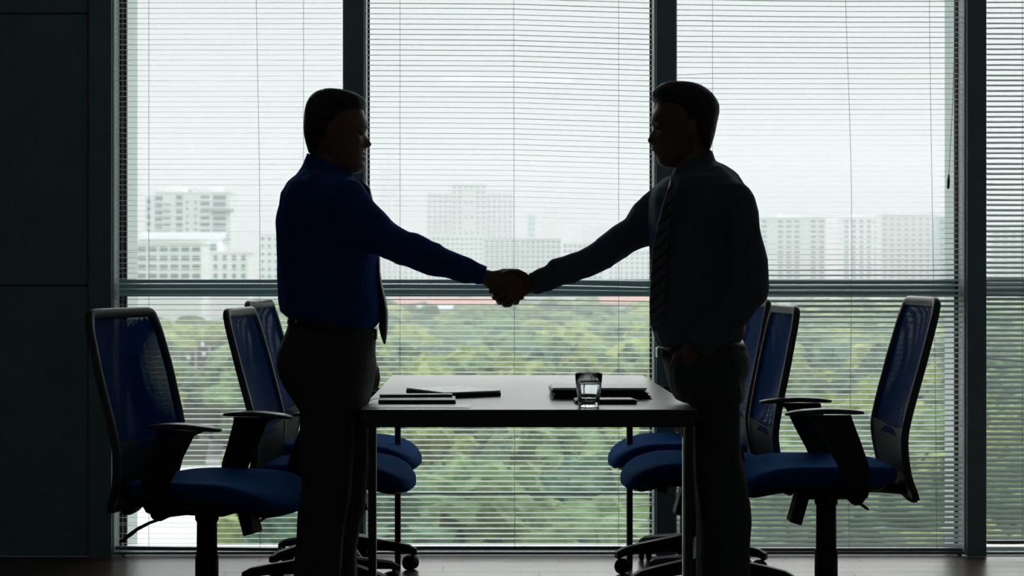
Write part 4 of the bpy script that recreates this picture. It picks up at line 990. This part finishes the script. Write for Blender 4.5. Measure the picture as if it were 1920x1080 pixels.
# his right hand, palm to palm with the other
sil(bm, [(986, 514, 992, 551, 5.121, .019), (972, 511, 982, 556, 5.121, .016), (957, 512, 968, 560, 5.121, .0145), (946, 519, 957, 562, 5.119, .0125)], n=18, e=2.4)
for m0, pip, dip, tip in (((950, 524, 5.118), (921, 545, 5.103), (921, 546, 5.068), (934, 541, 5.052)),
                          ((952, 537, 5.118), (926, 558, 5.101), (928, 558, 5.064), (941, 552, 5.050)),
                          ((956, 548, 5.118), (935, 567, 5.100), (939, 567, 5.064), (951, 560, 5.050)),
                          ((962, 556, 5.118), (946, 572, 5.100), (952, 571, 5.072), (962, 564, 5.056))):
    finger(bm, [m0, pip, dip, tip], [.0092, .0090, .0080, .0068])
finger(bm, [(984, 518, 5.112), (969, 510, 5.104), (957, 509, 5.078), (944, 514, 5.058)], [.012, .0105, .0092, .0078])
# his left hand going into the pocket
sil(bm, [(1288, 640, 1312, 668, 4.968, .022), (1277, 655, 1302, 682, 4.972, .019), (1272, 672, 1296, 700, 4.985, .016), (1272, 690, 1290, 712, 5.0, .014)], n=16)
for i in range(4): finger(bm, [(1274+i*6, 694+i*3, 4.995+i*.006), (1270+i*6, 713+i*3, 5.005+i*.006), (1270+i*6, 730+i*2, 5.018+i*.004), (1273+i*6, 742+i, 5.03)], [.0088, .0084, .0076, .0066])
finger(bm, [(1278, 660, 4.975), (1268, 668, 4.97), (1262, 682, 4.975)], [.011, .0095, .008])
remesh('body', bm, .0027, M['skin_b'], B, smooth=1)
face_bits(B, -1, 1236, 240, YHB, M['hair'])
bm = bmesh.new()
hair_b = [(153, 1258, 1282), (154.5, 1249, 1297), (157, 1240, 1307), (161, 1234, 1316), (166, 1228, 1324), (172, 1223.5, 1331), (178, 1221.5, 1337), (184, 1222.5, 1341.5), (190, 1224.5, 1345), (195, 1231, 1347), (199, 1241, 1348), (209, 1252, 1348.3), (220, 1260, 1346), (231, 1264, 1344), (243, 1270, 1341.5), (250, 1275, 1340), (258, 1302, 1337.5), (268, 1308, 1334.5), (277, 1314, 1331.5), (281, 1318, 1330)]
sil(bm, hs([(py, L, R, YHB, hw_a(py, 152, 315, .0805)+.001) for py, L, R in hair_b]), n=40, e=2.3)
remesh('hair', bm, .0032, M['hair'], B, smooth=1, disp=hair_disp)
# shirt
bm = bmesh.new()
sil(bm, [(1333, 284, 1262, 322, YHB, .060), (1340, 302, 1259, 332, YHB, .075), (1358, 311, 1250, 334, 5.115, .13), (1380, 331, 1238, 342, 5.12, .182), (1392, 350, 1226, 356, 5.12, .205), (1400, 372, 1219, 372, 5.12, .205), (1404, 400, 1218, 400, 5.12, .20), (1406, 440, 1219.5, 440, 5.12, .178), (1406, 470, 1220.5, 470, 5.12, .172), (1405, 503, 1222, 503, 5.12, .168), (1402, 540, 1221, 540, 5.12, .165), (1400, 566, 1220.5, 566, 5.12, .163), (1397, 600, 1222, 600, 5.12, .162), (1394, 622, 1227.5, 624, 5.12, .160), (1390, 634, 1233, 642, 5.12, .156), (1384, 640, 1240, 652, 5.12, .148)], n=48, e=2.2)
sil(bm, [(1262, 345, 1290, 440, 5.22, .06), (1236, 344, 1262, 452, 5.235, .066), (1221, 357, 1245, 456, 5.238, .064), (1205, 369, 1228, 457, 5.237, .060), (1187, 389, 1210, 461, 5.233, .057), (1173, 410, 1190, 471, 5.228, .054), (1160, 420, 1175, 480, 5.222, .051), (1146.6, 429, 1162, 490, 5.215, .049), (1130.6, 440, 1144, 500, 5.208, .047), (1117.5, 452, 1130, 508, 5.20, .046), (1100, 461, 1111, 515.5, 5.19, .044), (1086, 470, 1096, 521, 5.183, .042), (1068, 476, 1077, 530, 5.172, .041), (1050, 481, 1059, 536, 5.162, .040), (1036, 487, 1045, 540.5, 5.152, .038), (1026, 498.5, 1034, 543, 5.146, .035), (1008, 506, 1018, 547, 5.138, .033), (993, 512, 1004, 551, 5.130, .031)], n=32)
sil(bm, [(1330, 330, 1385, 336, 5.02, .05), (1338, 348, 1398, 348, 4.99, .06), (1346, 372, 1413, 369, 4.975, .063), (1352, 405, 1423, 398, 4.97, .063), (1358, 440, 1429, 438, 4.968, .060), (1362, 480, 1435, 478, 4.965, .058), (1366, 515, 1440, 512, 4.96, .058), (1368, 540, 1442, 540, 4.955, .058), (1358, 556, 1438, 562, 4.955, .056), (1344, 566, 1426, 577, 4.955, .054), (1330, 580, 1408, 597, 4.957, .051), (1318, 596, 1380, 620, 4.96, .047), (1304, 612, 1352, 646, 4.963, .042), (1290, 626, 1332, 662, 4.966, .038), (1284, 636, 1322, 670, 4.968, .036)], n=32)
remesh('shirt', bm, .0042, M['shirt_b'], B, smooth=3, disp=folds(10, .0060, (1.3, 1, .6), 13.0))
bm = bmesh.new(); sil(bm, [(1331.5, 280, 1265, 318, YHB, .061), (1336, 291, 1261, 328, YHB, .068), (1341, 303, 1257, 338, YHB, .078), (1338, 305, 1259, 340, YHB, .076)], n=40); obj('collar', bm, M['shirt_b'], B, smooth=True)
# collar point
bm = bmesh.new(); P = [W(1276, 328, 5.03), W(1318, 318, 5.012), W(1299, 352, 4.995)]; bridge(bm, [P, [p+Vector((-.002, -.003, .001)) for p in P]]); obj('collar_point', bm, M['shirt_b'], B)
bm = bmesh.new(); sil(bm, [(1004, 509, 1014, 548, 5.137, .0335), (991.5, 512.5, 1002.5, 551, 5.129, .0320)], n=28); obj('cuff', bm, M['shirt_b'], B, smooth=True)
bm = bmesh.new(); sil(bm, [(1292, 625, 1336, 664, 4.965, .0405), (1283, 635, 1323, 673, 4.968, .038)], n=28); obj('cuff', bm, M['shirt_b'], B, smooth=True)
# tie
def tsec(cx, w, py, Y, yaw=.55, th=.004):
    c = W(cx, py, Y); hwid = w/2*Y/FPX; d = Vector((math.cos(yaw), -math.sin(yaw), 0)); n_ = Vector((-math.sin(yaw), -math.cos(yaw), 0))
    return [c+d*hwid*math.cos(a)/math.cos(yaw)+n_*th*math.sin(a) for a in (2*math.pi*k/16 for k in range(16))]
def surfY(px, py, cx, rx, ry): 
    q = max(-1, min(1, (px-cx)/rx)); return 5.12-ry*(1-abs(q)**2.2)**(1/2.2)
bm = bmesh.new(); rings = []
for cx, w, py, L_, R_, ry in ((1266, 17, 334, 1244, 1380, .15), (1263, 18, 350, 1228, 1392, .2), (1258, 19, 366, 1221, 1398, .205), (1252, 20, 390, 1219, 1403, .203), (1245, 22, 420, 1219, 1405, .19), (1240, 24, 450, 1220, 1406, .176), (1237, 25, 480, 1221, 1406, .171), (1235, 26, 510, 1222, 1404, .168), (1233.5, 27, 540, 1221, 1402, .165), (1232.5, 27, 566, 1220.5, 1400, .163), (1232, 26, 590, 1222, 1397, .162), (1230, 20, 607, 1224, 1395, .161), (1228, 6, 622, 1227, 1394, .16)):
    mid = (L_+R_)/2; y = min(surfY(cx, py, mid, (R_-L_)/2, ry), 5.10)
    rings.append(tsec(cx, w, py, y-.012, .75))
bridge(bm, rings); nk = obj('necktie', bm, M['tie_b'], B, smooth=True)
bm = bmesh.new(); sil(bm, [(1256, 330, 1277, 327, 5.035, .014), (1258, 338, 1276, 336, 5.03, .014), (1260, 347, 1271, 346, 5.022, .010)], n=16); obj('tie_knot', bm, M['tie_b'], nk, smooth=True)
# trousers
bm = bmesh.new()
sil(bm, [(1236, 652, 1392, 640, 5.12, .150), (1238, 664, 1397, 650, 5.12, .156), (1243, 678, 1404, 668, 5.12, .165), (1247, 698, 1401, 694, 5.12, .172), (1251, 717, 1391, 716, 5.12, .172), (1258, 734, 1393, 735, 5.12, .168), (1266, 746, 1392, 748, 5.12, .160), (1282, 754, 1386, 756, 5.12, .150)], n=44, e=2.3)
sil(bm, [(1270, 668, 1325, 650, 5.0, .035), (1262, 690, 1325, 690, 5.01, .045), (1262, 720, 1318, 725, 5.02, .045), (1275, 744, 1312, 746, 5.03, .035)], n=20)
sil(bm, hs([(716, 1275, 1388, 5.035, .10), (740, 1288, 1393, 5.035, .098), (757, 1298, 1386, 5.035, .092), (780, 1300, 1387, 5.035, .088), (813, 1302, 1387.5, 5.035, .084), (849, 1302, 1389, 5.035, .080), (884, 1303, 1393, 5.035, .078), (920, 1305, 1401, 5.035, .077), (950, 1308, 1408, 5.035, .077), (979, 1310, 1410, 5.035, .077), (1015, 1312, 1407, 5.035, .075), (1080, 1312, 1405, 5.035, .073), (1160, 1314, 1400, 5.035, .071), (1212, 1316, 1396, 5.035, .069)]), n=30, e=2.2)
sil(bm, hs([(716, 1280, 1380, 5.19, .10), (757, 1299, 1380, 5.19, .092), (813, 1301, 1378, 5.19, .084), (884, 1302, 1382, 5.19, .078), (979, 1306, 1388, 5.19, .075), (1080, 1306, 1384, 5.19, .072), (1212, 1308, 1378, 5.19, .068)]), n=30, e=2.2)
remesh('trousers', bm, .0050, M['trouser_b'], B, smooth=3, disp=folds(8, .0045, (1.2, 1, .5), 21.0))
bm = bmesh.new(); sil(bm, [(1234, 650, 1391, 637, 5.12, .1545), (1237, 667, 1398, 651, 5.12, .160)], n=44, e=2.2); bt = obj('belt', bm, M['belt'], B, smooth=True)
bm = bmesh.new(); box(bm, W(1232.5, 671, 5.06), W(1240, 651, 5.12), bev=.002); obj('buckle', bm, M['chrome'], bt, label='bright metal buckle')
shoe(B, (gx(1362, 5.035), 5.035, 0), -1, -1); shoe(B, (gx(1348, 5.19), 5.19, 0), -1, 1)
